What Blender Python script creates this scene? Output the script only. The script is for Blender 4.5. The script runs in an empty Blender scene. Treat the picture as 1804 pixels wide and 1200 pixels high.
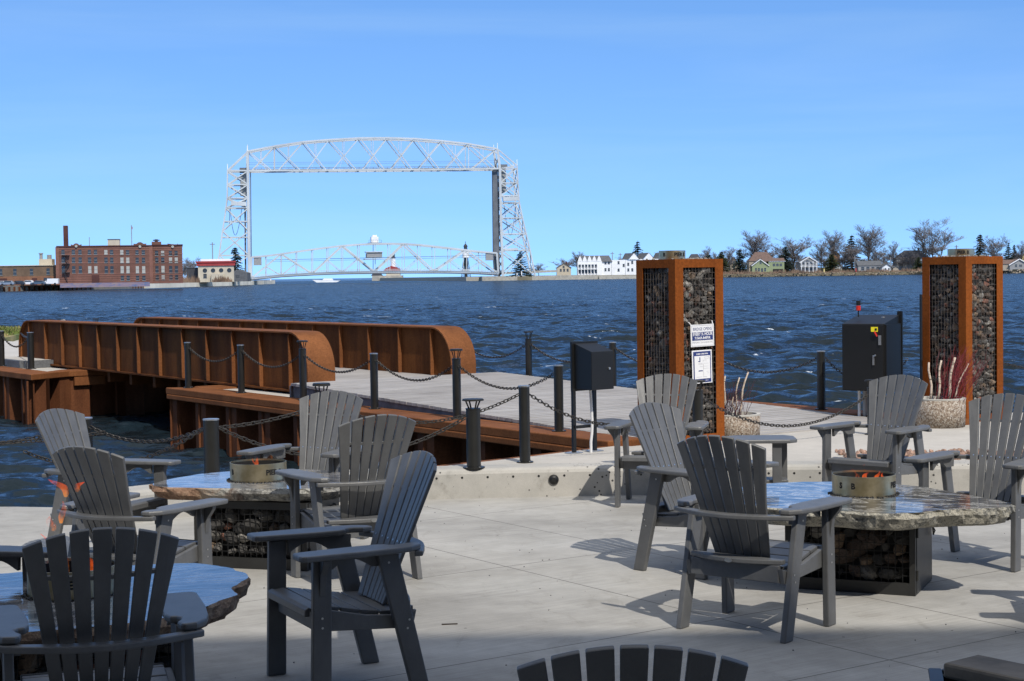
import bpy, bmesh, math, random
import numpy as np
from mathutils import Vector, Matrix, noise
random.seed(7)
scene = bpy.context.scene
R = math.radians
# ------------------------------------------------------------------ camera
H = 1.97                                   # eye height above the patio
PITCH = math.atan(114.4/2900.0); ROLL = -0.0145
CM = Matrix.Rotation(R(90)-PITCH, 4, 'X') @ Matrix.Rotation(ROLL, 4, 'Z')
cam = bpy.data.cameras.new('camera'); camo = bpy.data.objects.new('camera', cam)
scene.collection.objects.link(camo); scene.camera = camo
cam.sensor_width = 36; cam.lens = 2900/1804*36
cam.clip_start = 0.1; cam.clip_end = 20000
camo.matrix_world = Matrix.Translation((0, 0, H)) @ CM
# ------------------------------------------------------------------ sky and sun
SUNV = Vector((0.45, -1.0, 1.22)).normalized()       # towards the sun
elev = math.asin(SUNV.z); azi = math.atan2(SUNV.x, SUNV.y)
world = bpy.data.worlds.new('World'); scene.world = world; world.use_nodes = True
wt = world.node_tree; wt.nodes.clear()
wo = wt.nodes.new('ShaderNodeOutputWorld'); bg = wt.nodes.new('ShaderNodeBackground')
sky = wt.nodes.new('ShaderNodeTexSky'); sky.sky_type = 'NISHITA'; sky.sun_disc = False
sky.sun_elevation = elev; sky.sun_rotation = azi
sky.altitude = 200; sky.air_density = 1.0; sky.dust_density = 0.1; sky.ozone_density = 3.0
tc = wt.nodes.new('ShaderNodeTexCoord')
ml = wt.nodes.new('ShaderNodeVectorMath'); ml.operation = 'MULTIPLY_ADD'
ml.inputs[1].default_value = (1, 1, 1.3); ml.inputs[2].default_value = (0, 0, 0.20)
nz = wt.nodes.new('ShaderNodeVectorMath'); nz.operation = 'NORMALIZE'
wt.links.new(tc.outputs['Generated'], ml.inputs[0]); wt.links.new(ml.outputs[0], nz.inputs[0])
wt.links.new(nz.outputs[0], sky.inputs[0])
hs = wt.nodes.new('ShaderNodeHueSaturation'); hs.inputs['Saturation'].default_value = 1.18; hs.inputs['Hue'].default_value = .503; hs.inputs['Value'].default_value = 1.66
wt.links.new(sky.outputs[0], hs.inputs['Color']); # unseen sky overhead paled as added neutral fill light, clear blue lower down
sz = wt.nodes.new('ShaderNodeSeparateXYZ'); wt.links.new(tc.outputs['Generated'], sz.inputs[0])
mr = wt.nodes.new('ShaderNodeMapRange'); mr.inputs['From Min'].default_value = .5; mr.inputs['From Max'].default_value = .8; mr.inputs['To Max'].default_value = .85
wt.links.new(sz.outputs[2], mr.inputs[0]); mxw = wt.nodes.new('ShaderNodeMix'); mxw.data_type = 'RGBA'
wt.links.new(mr.outputs[0], mxw.inputs[0]); wt.links.new(hs.outputs[0], mxw.inputs[6]); mxw.inputs[7].default_value = (5.6, 5.5, 5.3, 1)
# faint cirrus streaks
cm = wt.nodes.new('ShaderNodeMapping'); cm.inputs['Scale'].default_value = (1.2, 1.2, 11); cm.inputs['Rotation'].default_value = (R(3), R(5), 0); wt.links.new(tc.outputs['Generated'], cm.inputs[0])
cn = wt.nodes.new('ShaderNodeTexNoise'); cn.inputs['Scale'].default_value = 1.7; cn.inputs['Detail'].default_value = 6; cn.inputs['Roughness'].default_value = .55; cn.inputs['Distortion'].default_value = .4; wt.links.new(cm.outputs[0], cn.inputs['Vector'])
cr_ = wt.nodes.new('ShaderNodeValToRGB'); cr_.color_ramp.elements[0].position = .48; cr_.color_ramp.elements[1].position = .78; cr_.color_ramp.elements[1].color = (.17,.17,.17,1); wt.links.new(cn.outputs[0], cr_.inputs[0])
mxc = wt.nodes.new('ShaderNodeMix'); mxc.data_type = 'RGBA'; wt.links.new(cr_.outputs[0], mxc.inputs[0]); wt.links.new(mxw.outputs[2], mxc.inputs[6]); mxc.inputs[7].default_value = (4.8, 6.3, 7.0, 1)
wt.links.new(mxc.outputs[2], bg.inputs[0]); bg.inputs[1].default_value = 0.14
wt.links.new(bg.outputs[0], wo.inputs[0])
sd = bpy.data.lights.new('sun', 'SUN'); sd.energy = 4.0; sd.angle = R(0.7); sd.color = (1, .94, .85)
so = bpy.data.objects.new('sun', sd); scene.collection.objects.link(so)
so.rotation_euler = SUNV.to_track_quat('Z', 'Y').to_euler()
so.location = (5, -10, 30)
scene.view_settings.view_transform = 'Standard'; scene.view_settings.look = 'None'
scene.view_settings.exposure = 0.0; scene.view_settings.gamma = 1
scene.render.engine = 'CYCLES'
scene.cycles.max_bounces = 6; scene.cycles.transparent_max_bounces = 12
# ------------------------------------------------------------------ mapping photograph -> place
M3 = CM.to_3x3()
def ray(px, py): return M3 @ Vector(((px-902)/2900.0, (600-py)/2900.0, -1.0))
def P(px, py, z):                       # the point at height z seen at a pixel
    d = ray(px, py); t = (z-H)/d.z; return Vector((d.x*t, d.y*t, z))
def PD(px, py, y):                      # the point at distance y
    d = ray(px, py); t = y/d.y; return Vector((d.x*t, y, H+d.z*t))
# ------------------------------------------------------------------ mesh helpers
def link(o, parent=None):
    scene.collection.objects.link(o)
    if parent is not None: o.parent = parent
    return o
class MB:
    def __init__(s): s.v = []; s.f = []; s.m = []; s.mi = 0
    def add(s, vs, fs):
        n = len(s.v); s.v += [tuple(a) for a in vs]
        for f in fs: s.f.append(tuple(i+n for i in f)); s.m.append(s.mi)
        return s
    def box(s, c, d, rz=0, M=None):
        x, y, z = d[0]/2, d[1]/2, d[2]/2
        vs = [Vector(q) for q in ((-x,-y,-z),(x,-y,-z),(x,y,-z),(-x,y,-z),(-x,-y,z),(x,-y,z),(x,y,z),(-x,y,z))]
        m = Matrix.Rotation(rz, 3, 'Z') if M is None else M
        c = Vector(c)
        return s.add([m @ v + c for v in vs], [(0,3,2,1),(4,5,6,7),(0,1,5,4),(1,2,6,5),(2,3,7,6),(3,0,4,7)])
    def b2(s, a, b):                    # box from min corner to max corner
        return s.box([(a[i]+b[i])/2 for i in range(3)], [abs(b[i]-a[i]) for i in range(3)])
    def beam(s, a, b, w, h=None, up=(0,0,1)):
        a, b = Vector(a), Vector(b); h = w if h is None else h
        d = (b-a); L = d.length
        if L < 1e-6: return s
        d.normalize(); up = Vector(up)
        if abs(d.dot(up)) > .99: up = Vector((0,1,0)) if abs(d.y) < .9 else Vector((1,0,0))
        sx = d.cross(up).normalized(); sy = sx.cross(d).normalized()
        M = Matrix((sx, d, sy)).transposed()
        return s.box((a+b)/2, (w, L, h), M=M)
    def prism(s, pts, fn, t0, t1):      # pts 2-D outline; fn(u,v,t)->xyz
        n = len(pts)
        a = [fn(p[0], p[1], t0) for p in pts]; b = [fn(p[0], p[1], t1) for p in pts]
        fs = [tuple(range(n))[::-1], tuple(range(n, 2*n))] + [(i, (i+1)%n, n+(i+1)%n, n+i) for i in range(n)]
        return s.add(a+b, fs)
    def poly(s, pts, z0, z1):
        return s.prism(pts, lambda u, v, t: (u, v, t), z0, z1)
    def cyl(s, c, r, h, n=20, r2=None, cap=True):
        r2 = r if r2 is None else r2; c = Vector(c)
        vs = [(c.x+r*math.cos(2*math.pi*i/n), c.y+r*math.sin(2*math.pi*i/n), c.z) for i in range(n)]
        vs += [(c.x+r2*math.cos(2*math.pi*i/n), c.y+r2*math.sin(2*math.pi*i/n), c.z+h) for i in range(n)]
        fs = [(i, (i+1)%n, n+(i+1)%n, n+i) for i in range(n)]
        if cap: fs += [tuple(range(n))[::-1], tuple(range(n, 2*n))]
        return s.add(vs, fs)
    def tube(s, pts, rs, n=6, cap=True):
        pts = [Vector(p) for p in pts]
        if not hasattr(rs, '__len__'): rs = [rs]*len(pts)
        vs = []; fs = []; pr = None
        for i, p in enumerate(pts):
            d = (pts[min(i+1, len(pts)-1)]-pts[max(i-1, 0)])
            if d.length < 1e-9: d = Vector((0,0,1))
            d.normalize()
            ref = Vector((0,0,1)) if abs(d.z) < .95 else Vector((1,0,0))
            if pr is not None and (pr - d*pr.dot(d)).length > 1e-3: ax = (pr-d*pr.dot(d)).normalized()
            else: ax = d.cross(ref).normalized()
            pr = ax; ay = d.cross(ax)
            for k in range(n):
                a = 2*math.pi*k/n; vs.append(p + (ax*math.cos(a)+ay*math.sin(a))*rs[i])
        for i in range(len(pts)-1):
            for k in range(n):
                a = i*n+k; b = i*n+(k+1)%n; fs.append((a, b, b+n, a+n))
        if cap: fs += [tuple(range(n))[::-1], tuple(range(len(vs)-n, len(vs)))]
        return s.add(vs, fs)
    def lathe(s, prof, c=(0,0,0), n=24):
        vs = []; fs = []
        for r, z in prof:
            for k in range(n):
                a = 2*math.pi*k/n; vs.append((c[0]+r*math.cos(a), c[1]+r*math.sin(a), c[2]+z))
        for i in range(len(prof)-1):
            for k in range(n):
                a = i*n+k; b = i*n+(k+1)%n; fs.append((a, b, b+n, a+n))
        return s.add(vs, fs)
    def build(s, name, mat, parent=None, smooth=False, org=None, bevel=0, loc=None):
        me = bpy.data.meshes.new(name)
        vs = s.v
        if org is not None: vs = [(a[0]-org[0], a[1]-org[1], a[2]-org[2]) for a in vs]
        me.from_pydata(vs, [], s.f)
        mats = mat if isinstance(mat, (list, tuple)) else [mat]
        for m_ in mats: me.materials.append(m_)
        if len(mats) > 1: me.polygons.foreach_set('material_index', s.m)
        if smooth: me.polygons.foreach_set('use_smooth', [True]*len(s.f))
        me.update()
        o = bpy.data.objects.new(name, me); link(o, parent)
        if loc is not None: o.location = loc
        if bevel:
            b = o.modifiers.new('bevel', 'BEVEL'); b.width = bevel; b.segments = 2; b.limit_method = 'ANGLE'; b.angle_limit = R(40)
        return o
def tag(o, label=None, cat=None, group=None, kind=None):
    if label: o['label'] = label
    if cat: o['category'] = cat
    if group: o['group'] = group
    if kind: o['kind'] = kind
    return o
def thing(name, label, cat, loc=(0,0,0), rz=0, group=None):
    o = bpy.data.objects.new(name, None); link(o); o.location = loc; o.rotation_euler = (0,0,rz)
    o.empty_display_size = .2
    return tag(o, label, cat, group)
def dup(root, loc, rz, label, group=None, scale=None):
    def cp(o, par):
        c = o.copy(); scene.collection.objects.link(c); c.parent = par
        for ch in kids.get(o.name, []): cp(ch, c)
        return c
    kids = {}
    for ob in root.children_recursive: kids.setdefault(ob.parent.name, []).append(ob)
    r = cp(root, None); r.location = loc; r.rotation_euler = (0,0,rz)
    if scale: r.scale = scale
    r['label'] = label
    if group: r['group'] = group
    return r
# ------------------------------------------------------------------ materials
class NT:
    def __init__(s, name):
        s.m = bpy.data.materials.new(name); s.m.use_nodes = True; s.t = s.m.node_tree; s.t.nodes.clear()
        s.o = s.n('OutputMaterial'); s.p = s.n('BsdfPrincipled'); s.l(s.p, 0, s.o, 0)
        s.geo = None
    def n(s, ty, **k):
        nd = s.t.nodes.new('ShaderNode'+ty)
        for a, b in k.items(): setattr(nd, a, b)
        return nd
    def l(s, a, ao, b, bi): s.t.links.new(a.outputs[ao], b.inputs[bi])
    def set(s, **k):
        for a, b in k.items():
            i = s.p.inputs[a.replace('_', ' ')]
            i.default_value = (*b, 1) if isinstance(b, tuple) and len(b) == 3 else b
    def co(s, kind='Object', scale=(1,1,1), rot=(0,0,0), loc=(0,0,0)):
        t = s.n('TexCoord'); mp = s.n('Mapping'); s.l(t, kind, mp, 0)
        mp.inputs['Scale'].default_value = scale; mp.inputs['Rotation'].default_value = rot; mp.inputs['Location'].default_value = loc
        return mp
    def wco(s, scale=(1,1,1), rot=(0,0,0), loc=(0,0,0)):
        g = s.n('NewGeometry'); mp = s.n('Mapping'); s.l(g, 'Position', mp, 0)
        mp.inputs['Scale'].default_value = scale; mp.inputs['Rotation'].default_value = rot; mp.inputs['Location'].default_value = loc
        return mp
    def noise(s, co, scale, detail=4, rough=.55, dist=0):
        nd = s.n('TexNoise'); s.l(co, 0, nd, 'Vector'); nd.inputs['Scale'].default_value = scale
        nd.inputs['Detail'].default_value = detail; nd.inputs['Roughness'].default_value = rough; nd.inputs['Distortion'].default_value = dist
        return nd
    def ramp(s, src, out, stops, interp='LINEAR'):
        r = s.n('ValToRGB'); s.l(src, out, r, 0); r.color_ramp.interpolation = interp
        el = r.color_ramp.elements
        while len(el) < len(stops): el.new(.5)
        for e, (p, c) in zip(el, stops):
            e.position = p; e.color = (*c, 1) if len(c) == 3 else c
        return r
    def mix(s, a, ao, b, bo, fac, fo=0, mode='MIX'):
        m = s.n('Mix', data_type='RGBA', blend_type=mode)
        if hasattr(a, 'outputs'): s.l(a, ao, m, 6)
        else: m.inputs[6].default_value = (*a, 1)
        if hasattr(b, 'outputs'): s.l(b, bo, m, 7)
        else: m.inputs[7].default_value = (*b, 1)
        if hasattr(fac, 'outputs'): s.l(fac, fo, m, 0)
        else: m.inputs[0].default_value = fac
        return m
    def math(s, op, a, b=0, ao=0, bo=0, clamp=False):
        m = s.n('Math', operation=op); m.use_clamp = clamp
        if hasattr(a, 'outputs'): s.l(a, ao, m, 0)
        else: m.inputs[0].default_value = a
        if hasattr(b, 'outputs'): s.l(b, bo, m, 1)
        else: m.inputs[1].default_value = b
        return m
    def col(s, nd, out=0): s.l(nd, out, s.p, 'Base Color')
    def bump(s, nd, out, strength=.3, dist=.01):
        b = s.n('Bump'); s.l(nd, out, b, 'Height'); b.inputs['Strength'].default_value = strength; b.inputs['Distance'].default_value = dist
        s.l(b, 0, s.p, 'Normal'); return b
def simple(name, c, rough=.6, metal=0, var=.25, scale=8, bump=0, bscale=60, kind='Object'):
    """one colour with soft uneven variation and a fine bump"""
    t = NT(name); t.set(Roughness=rough, Metallic=metal)
    co = t.co(kind); n = t.noise(co, scale, 5)
    lo = tuple(max(0, x*(1-var)) for x in c); hi = tuple(min(1, x*(1+var)) for x in c)
    r = t.ramp(n, 0, [(.3, lo), (.7, hi)]); t.col(r)
    if bump:
        n2 = t.noise(co, bscale, 3); t.bump(n2, 0, bump, .004)
    return t.m
MT = {}
MT['plastic'] = None
def mk_plastic():
    t = NT('grey_plastic_lumber'); t.set(Roughness=.45); t.p.inputs['Specular IOR Level'].default_value = .65
    co = t.co(); n = t.noise(co, 2.5, 5, .65); r = t.ramp(n, 0, [(.3, (.088,.09,.092)), (.7, (.125,.127,.129))]); n3 = t.noise(t.co('Object', (1,1,.5)), 9, 5, .7); r3 = t.ramp(n3, 0, [(.36, (.86,.86,.85)), (.5, (1,1,1)), (.68, (1.16,1.15,1.12))]); m = t.mix(r, 0, r3, 0, .8, mode='MULTIPLY')
    oi = t.n('ObjectInfo'); rr = t.n('MapRange'); t.l(oi, 'Random', rr, 0); rr.inputs['To Min'].default_value = .9; rr.inputs['To Max'].default_value = 1.12
    vm = t.n('VectorMath', operation='SCALE'); t.l(m, 2, vm, 0); t.l(rr, 0, vm, 'Scale'); t.l(vm, 0, t.p, 'Base Color')
    n2 = t.noise(co, 210, 2, .6); t.bump(n2, 0, .35, .0025); return t.m
MT['plastic'] = mk_plastic()
MT['screw'] = simple('screw_metal', (.6,.6,.58), .3, .9, .1)
MT['black'] = simple('black_paint', (.022,.022,.021), .45, 0, .25, 5, .15, 200)
MT['cab'] = simple('black_cabinet_paint', (.005,.0055,.006), .5, 0, .2, 3)
MT['bollard'] = simple('bronze_black_paint', (.014,.014,.0125), .42, 0, .2, 6)
MT['steel'] = simple('galvanised_steel', (.42,.43,.44), .38, .8, .15, 12)
MT['white_pvc'] = simple('white_pvc', (.7,.7,.7), .4, 0, .06)
MT['grey_pvc'] = simple('grey_pvc', (.3,.31,.32), .5, 0, .06)
MT['chain'] = simple('chain_steel', (.06,.055,.05), .5, .5, .4, 30)
MT['dark'] = simple('dark_core', (.01,.01,.01), .9, 0, .5, 20)
def mk_rust(name, a, b, c, streak=1.0, bl=.45):
    t = NT(name); t.set(Roughness=.8); t.p.inputs['Specular IOR Level'].default_value = .12
    co = t.wco((1,1,.28)); co2 = t.wco()
    n1 = t.noise(co, 2.2, 6, .6); n2 = t.noise(co2, 40, 4, .7); n3 = t.noise(co, 3.1, 6, .68)
    r = t.ramp(n1, 0, [(.3, a), (.5, b), (.72, c)])
    r2 = t.ramp(n2, 0, [(.3, (.72,.72,.72)), (.7, (1.22,1.2,1.18))])
    m = t.mix(r, 0, r2, 0, 1.0, mode='MULTIPLY')
    r3 = t.ramp(n3, 0, [(bl-.13, (.58,.5,.47)), (bl+.1, (1,1,1))])
    m2 = t.mix(m, 2, r3, 0, streak, mode='MULTIPLY')
    t.col(m2, 2); t.bump(n2, 0, .25, .003); return t.m
MT['rust'] = mk_rust('weathering_steel', (.075,.027,.009), (.12,.043,.012), (.18,.065,.017), .8)
MT['rust_pillar'] = mk_rust('weathering_steel_orange', (.165,.046,.009), (.225,.062,.011), (.28,.08,.014), .45, .36)
MT['rust_cap'] = mk_rust('weathering_steel_cap', (.145,.056,.022), (.19,.073,.027), (.24,.094,.035), .45, .36)
MT['rust_pile'] = mk_rust('sheet_pile_rust', (.075,.028,.013), (.12,.045,.02), (.18,.07,.03), .6, .42)
def mk_concrete(name, a, b, streak=(1,1,1), rough=.85, grain=260, bump=.15, spots=False):
    t = NT(name); t.set(Roughness=rough)
    co = t.wco(); cs = t.wco(streak)
    n1 = t.noise(co, .55, 6, .6); n2 = t.noise(cs, 6, 5, .65); n3 = t.noise(co, grain, 2, .7)
    f = t.math('ADD', t.math('MULTIPLY', n1, .6), t.math('MULTIPLY', n2, .4))
    r = t.ramp(f, 0, [(.38, a), (.62, b)])
    r3 = t.ramp(n3, 0, [(.3, (.82,.82,.82)), (.7, (1.12,1.12,1.12))])
    m = t.mix(r, 0, r3, 0, .8, mode='MULTIPLY'); last = m
    if spots:
        v = t.n('TexVoronoi'); t.l(co, 0, v, 'Vector'); v.inputs['Scale'].default_value = 20
        nn = t.noise(co, 2.3, 2); rr = t.ramp(nn, 0, [(.42, (0,0,0)), (.56, (1,1,1))])
        th = t.math('MULTIPLY', rr, .2); lt = t.math('LESS_THAN', v, th)
        last = t.mix(m, 2, (.05,.048,.045), 0, lt, 0)
        nd = t.noise(co, 5, 6, .7); rd = t.ramp(nd, 0, [(.55, (1,1,1)), (.75, (.62,.6,.57))])
        last = t.mix(last, 2, rd, 0, .8, mode='MULTIPLY')
    t.col(last, 2); t.bump(n3, 0, bump, .003); return t, last
MT['wall_conc'] = mk_concrete('cast_concrete', (.36,.35,.32), (.46,.44,.4), spots=True)[0].m
MT['terrace'] = mk_concrete('terrace_concrete', (.43,.405,.36), (.53,.5,.45))[0].m
MT['conc_far'] = mk_concrete('pier_concrete', (.3,.28,.23), (.45,.42,.35), grain=2, bump=.05)[0].m
# ------------------------------------------------------------------ local frame of the footbridge: t along it towards us, w across
P0 = Vector((.506, 17.68, 0)); E1 = Vector((.566, -.824, 0)).normalized(); E2 = Vector((E1.y*-1, E1.x, 0))
def TW(t, w, z=0):
    v = P0 + E1*t + E2*w; return Vector((v.x, v.y, z))
E1A = math.atan2(E1.y, E1.x)
WZ = -0.60                                           # water level
# ---- patio
def mk_patio():
    t, last = mk_concrete('patio_concrete', (.33,.322,.298), (.43,.42,.392), (1,1,1), .8, 300, .2)
    g = t.n('NewGeometry')
    def dotc(v):
        d = t.n('VectorMath', operation='DOT_PRODUCT'); t.l(g, 'Position', d, 0); d.inputs[1].default_value = v; return d
    jt = dotc(E1); jw = dotc(E2)
    bt = P0.dot(E1); bw = P0.dot(E2)
    # broom finish: fine brushed lines across the slabs
    c = t.wco((1,1,1), (0,0,-E1A)); mp = t.n('Mapping'); t.l(c, 0, mp, 0); mp.inputs['Scale'].default_value = (60, 1.1, 1)
    n = t.noise(mp, 1.2, 3, .6); rb = t.ramp(n, 0, [(.3, (.84,.84,.84)), (.7, (1.1,1.1,1.1))])
    m = t.mix(last, 2, rb, 0, .85, mode='MULTIPLY')
    # big soft weather patches and a few darker stains
    n4 = t.noise(t.wco((.5,1,1)), .9, 5, .6); r4 = t.ramp(n4, 0, [(.38, (.72,.71,.70)), (.5, (.95,.94,.93)), (.62, (1.08,1.08,1.08))])
    m = t.mix(m, 2, r4, 0, .8, mode='MULTIPLY')
    n5 = t.noise(t.wco((1,.6,1), (0,0,.9)), 3.2, 7, .75, 1.2); r5 = t.ramp(n5, 0, [(.36, (.8,.79,.77)), (.44, (1,1,1))]); m = t.mix(m, 2, r5, 0, .6, mode='MULTIPLY')
    mask = None
    for d, b, offs in ((jt, bt, (2.94, 5.11, 7.28, 8.55, 10.7, 13, 15.2)), (jw, bw, (-10.6, -7.5, -4.2, -3.1, -1.2, .8, 4))):
        for o_ in offs:
            a = t.math('ABSOLUTE', t.math('SUBTRACT', d, b+o_, 1), 0)
            q = t.math('LESS_THAN', a, .0048)
            mask = q if mask is None else t.math('MAXIMUM', mask, q)
    m = t.mix(m, 2, (.11,.105,.095), 0, mask, 0)
    # small dark specks (bits of gravel, chewing gum)
    v = t.n('TexVoronoi'); t.l(t.wco(), 0, v, 'Vector'); v.inputs['Scale'].default_value = 3.1
    lt = t.math('LESS_THAN', v, .028); m = t.mix(m, 2, (.06,.055,.05), 0, t.math('MULTIPLY', lt, .8), 0)
    t.col(m, 2); return t.m
MT['patio'] = mk_patio()
WL = [(-3.25,13.2),(-2.75,13.65),(-2.2,13.98),(-1.5,14.3),(-.75,14.5),(0,14.57),(1,14.6),(2.5,14.52),(4,14.38),(6,14.1),(9,13.5),(14,12)]
def offs(pts, d):
    out = []
    for i, p in enumerate(pts):
        a = Vector(pts[max(i-1,0)]); b = Vector(pts[min(i+1,len(pts)-1)]); q = (b-a).normalized()
        out.append((p[0]-q.y*d, p[1]+q.x*d))
    return out
pat = [(-14,-40),(30,-40),(30,9)] + offs(WL, .1)[::-1] + [(-3.3,13.4),(-3.35,14.2),(-4.4,14.43),(-8,14.7),(-14,14.8)]
mb = MB(); mb.poly(pat, -2.5, 0); tag(mb.build('patio', MT['patio']), kind='structure')
WO = offs(WL, .25)
ter = WO[3:] + [(16,17.5),(7,19.4),(5,19.75),(4.35,19.55)]
ter = [tuple(q) for q in ter] + [tuple(TW(1.45,3.72)[:2]), tuple(TW(1.45,-.18)[:2]), (1.0,16.42), (.17,15.6), (-.72,14.82)]
mb = MB(); mb.poly(ter, -2.5, .25); tag(mb.build('terrace', MT['terrace']), kind='structure')
# low curved concrete wall with a rounded lip, form-tie holes and a round step light
prof = [(0,0.004),(.0,.215),(.012,.24),(.035,.256),(.07,.262),(.29,.262),(.3,.25),(.3,-.9),(0,-.9)]
def arc_pts(pts, n):
    out = []
    for i in range(len(pts)-1):
        p0 = Vector(pts[max(i-1,0)]); p1 = Vector(pts[i]); p2 = Vector(pts[i+1]); p3 = Vector(pts[min(i+2,len(pts)-1)])
        for k in range(n):
            s = k/n; out.append(tuple(.5*((2*p1)+(p2-p0)*s+(2*p0-5*p1+4*p2-p3)*s*s+(3*p1-p0-3*p2+p3)*s**3)))
    out.append(tuple(pts[-1])); return out
WS = arc_pts(WL, 5)
wb = MB(); cols = [offs(WS, d) for d, z in prof]; npf = len(prof)
vs = [(cols[j][i][0], cols[j][i][1], prof[j][1]) for i in range(len(WS)) for j in range(npf)]
fs = [(i*npf+j, i*npf+(j+1)%npf, (i+1)*npf+(j+1)%npf, (i+1)*npf+j) for i in range(len(WS)-1) for j in range(npf)]
fs += [tuple(range(npf))[::-1], tuple(range(len(vs)-npf, len(vs)))]
wb.add(vs, fs)
wallT = thing('concrete_wall', 'low curved cast concrete wall with a rounded lip behind the patio', 'wall', (0,14.57,0))
wb.build('wall', MT['wall_conc'], wallT, org=(0,14.57,0))
def wall_at(px):                                    # point on the wall's front face seen at a pixel column
    best = None
    for a, b in zip(WS[:-1], WS[1:]):
        m = Vector(((a[0]+b[0])/2, (a[1]+b[1])/2)); e = abs(902+m.x/m.y*2900-px)
        if best is None or e < best[0]: best = (e, a, b)
    _, a, b = best; a = Vector(a); b = Vector(b); k = (px-902)/2900
    s = (k*a.y-a.x)/((b.x-a.x)-k*(b.y-a.y)); p = a+(b-a)*s; q = (b-a).normalized(); return p, Vector((q.y, -q.x))
hb = MB()
for i in range(22):
    p, nrm = wall_at(765+i*45.2)
    M = Matrix((Vector((-nrm.y, nrm.x, 0)), Vector((0,0,1)), Vector((nrm.x, nrm.y, 0)))).transposed()
    vs = []; n = 8; rr = .011
    for k in range(n):
        a = 2*math.pi*k/n; vs.append(M @ Vector((rr*math.cos(a), rr*math.sin(a), .0015)) + Vector((p.x, p.y, .185)))
    hb.add(vs, [tuple(range(n))])
hb.build('form_tie_holes', MT['dark'], wallT, org=(0,14.57,0))
def disc_y(c, nrm, r, th, n=20, r2=None):
    """short cylinder with its axis along a horizontal normal"""
    m = MB(); M = Matrix((Vector((-nrm.y, nrm.x, 0)), Vector((0,0,1)), Vector((nrm.x, nrm.y, 0)))).transposed(); r2 = r if r2 is None else r2
    vs = [M @ Vector((r*math.cos(2*math.pi*k/n), r*math.sin(2*math.pi*k/n), 0)) + Vector(c) for k in range(n)]
    vs += [M @ Vector((r2*math.cos(2*math.pi*k/n), r2*math.sin(2*math.pi*k/n), th)) + Vector(c) for k in range(n)]
    m.add(vs, [tuple(range(n))[::-1], tuple(range(n,2*n))] + [(k, (k+1)%n, n+(k+1)%n, n+k) for k in range(n)])
    return m
for px in (972, 1742):
    p, nrm = wall_at(px)
    lt = thing('step_light', ('round black step light set in the low concrete wall in front of the wooden ramp' if px < 1000 else 'round black step light in the low concrete wall behind the rightmost chair'), 'light', (p.x, p.y, .15))
    disc_y((0,0,0), nrm, .046, .012).build('rim', MT['black'], lt)
    disc_y((nrm.x*.012, nrm.y*.012, 0), nrm, .038, .014, r2=.02).build('lens', MT['cab'], lt)
# pebble bed behind the wall at the right
MT['pebble'] = simple('red_brown_pebbles', (.3,.19,.14), .7, 0, .6, 22, kind='Object')
def rock_mesh(seed, sub=2, rough=.35, flat=(1,1,.8)):
    bm = bmesh.new(); bmesh.ops.create_icosphere(bm, subdivisions=sub, radius=1)
    rnd = random.Random(seed); off = Vector((rnd.uniform(0,50),)*3)
    cuts = [(Vector((rnd.uniform(-1,1), rnd.uniform(-1,1), rnd.uniform(-1,1))).normalized(), rnd.uniform(.5,.85)) for _ in range(9)]
    for v in bm.verts:
        p = v.co.copy()
        for nn, dd in cuts:
            e = p.dot(nn)-dd
            if e > 0: p -= nn*e
        p *= 1+rough*.5*noise.noise(p*1.3+off)
        v.co = Vector((p.x*flat[0], p.y*flat[1], p.z*flat[2]))
    vs = [tuple(v.co) for v in bm.verts]; fs = [tuple(v.index for v in f.verts) for f in bm.faces]; bm.free(); return vs, fs
ROCKS = [rock_mesh(i) for i in range(8)]; ROCKS1 = [rock_mesh(i+20, 1) for i in range(6)]
def add_rock(mb, c, s, rnd, small=False):
    vs, fs = rnd.choice(ROCKS1 if small else ROCKS)
    M = Matrix.Rotation(rnd.uniform(0,6.3), 3, 'Z') @ Matrix.Rotation(rnd.uniform(0,6.3), 3, 'X')
    c = Vector(c); mb.add([M @ Vector(v)*s + c for v in vs], fs)
rnd = random.Random(3); pb = MB()
for i in range(420):
    x = rnd.uniform(3.05, 5.6); y = 14.62 + rnd.uniform(0, .75) - (x-4)*.1
    add_rock(pb, (x, y+.12, .262), rnd.uniform(.018,.04), rnd, True)
tag(pb.build('pebbles', MT['pebble']), 'red brown pebbles heaped behind the low concrete wall', 'pebbles', kind='stuff')
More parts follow.
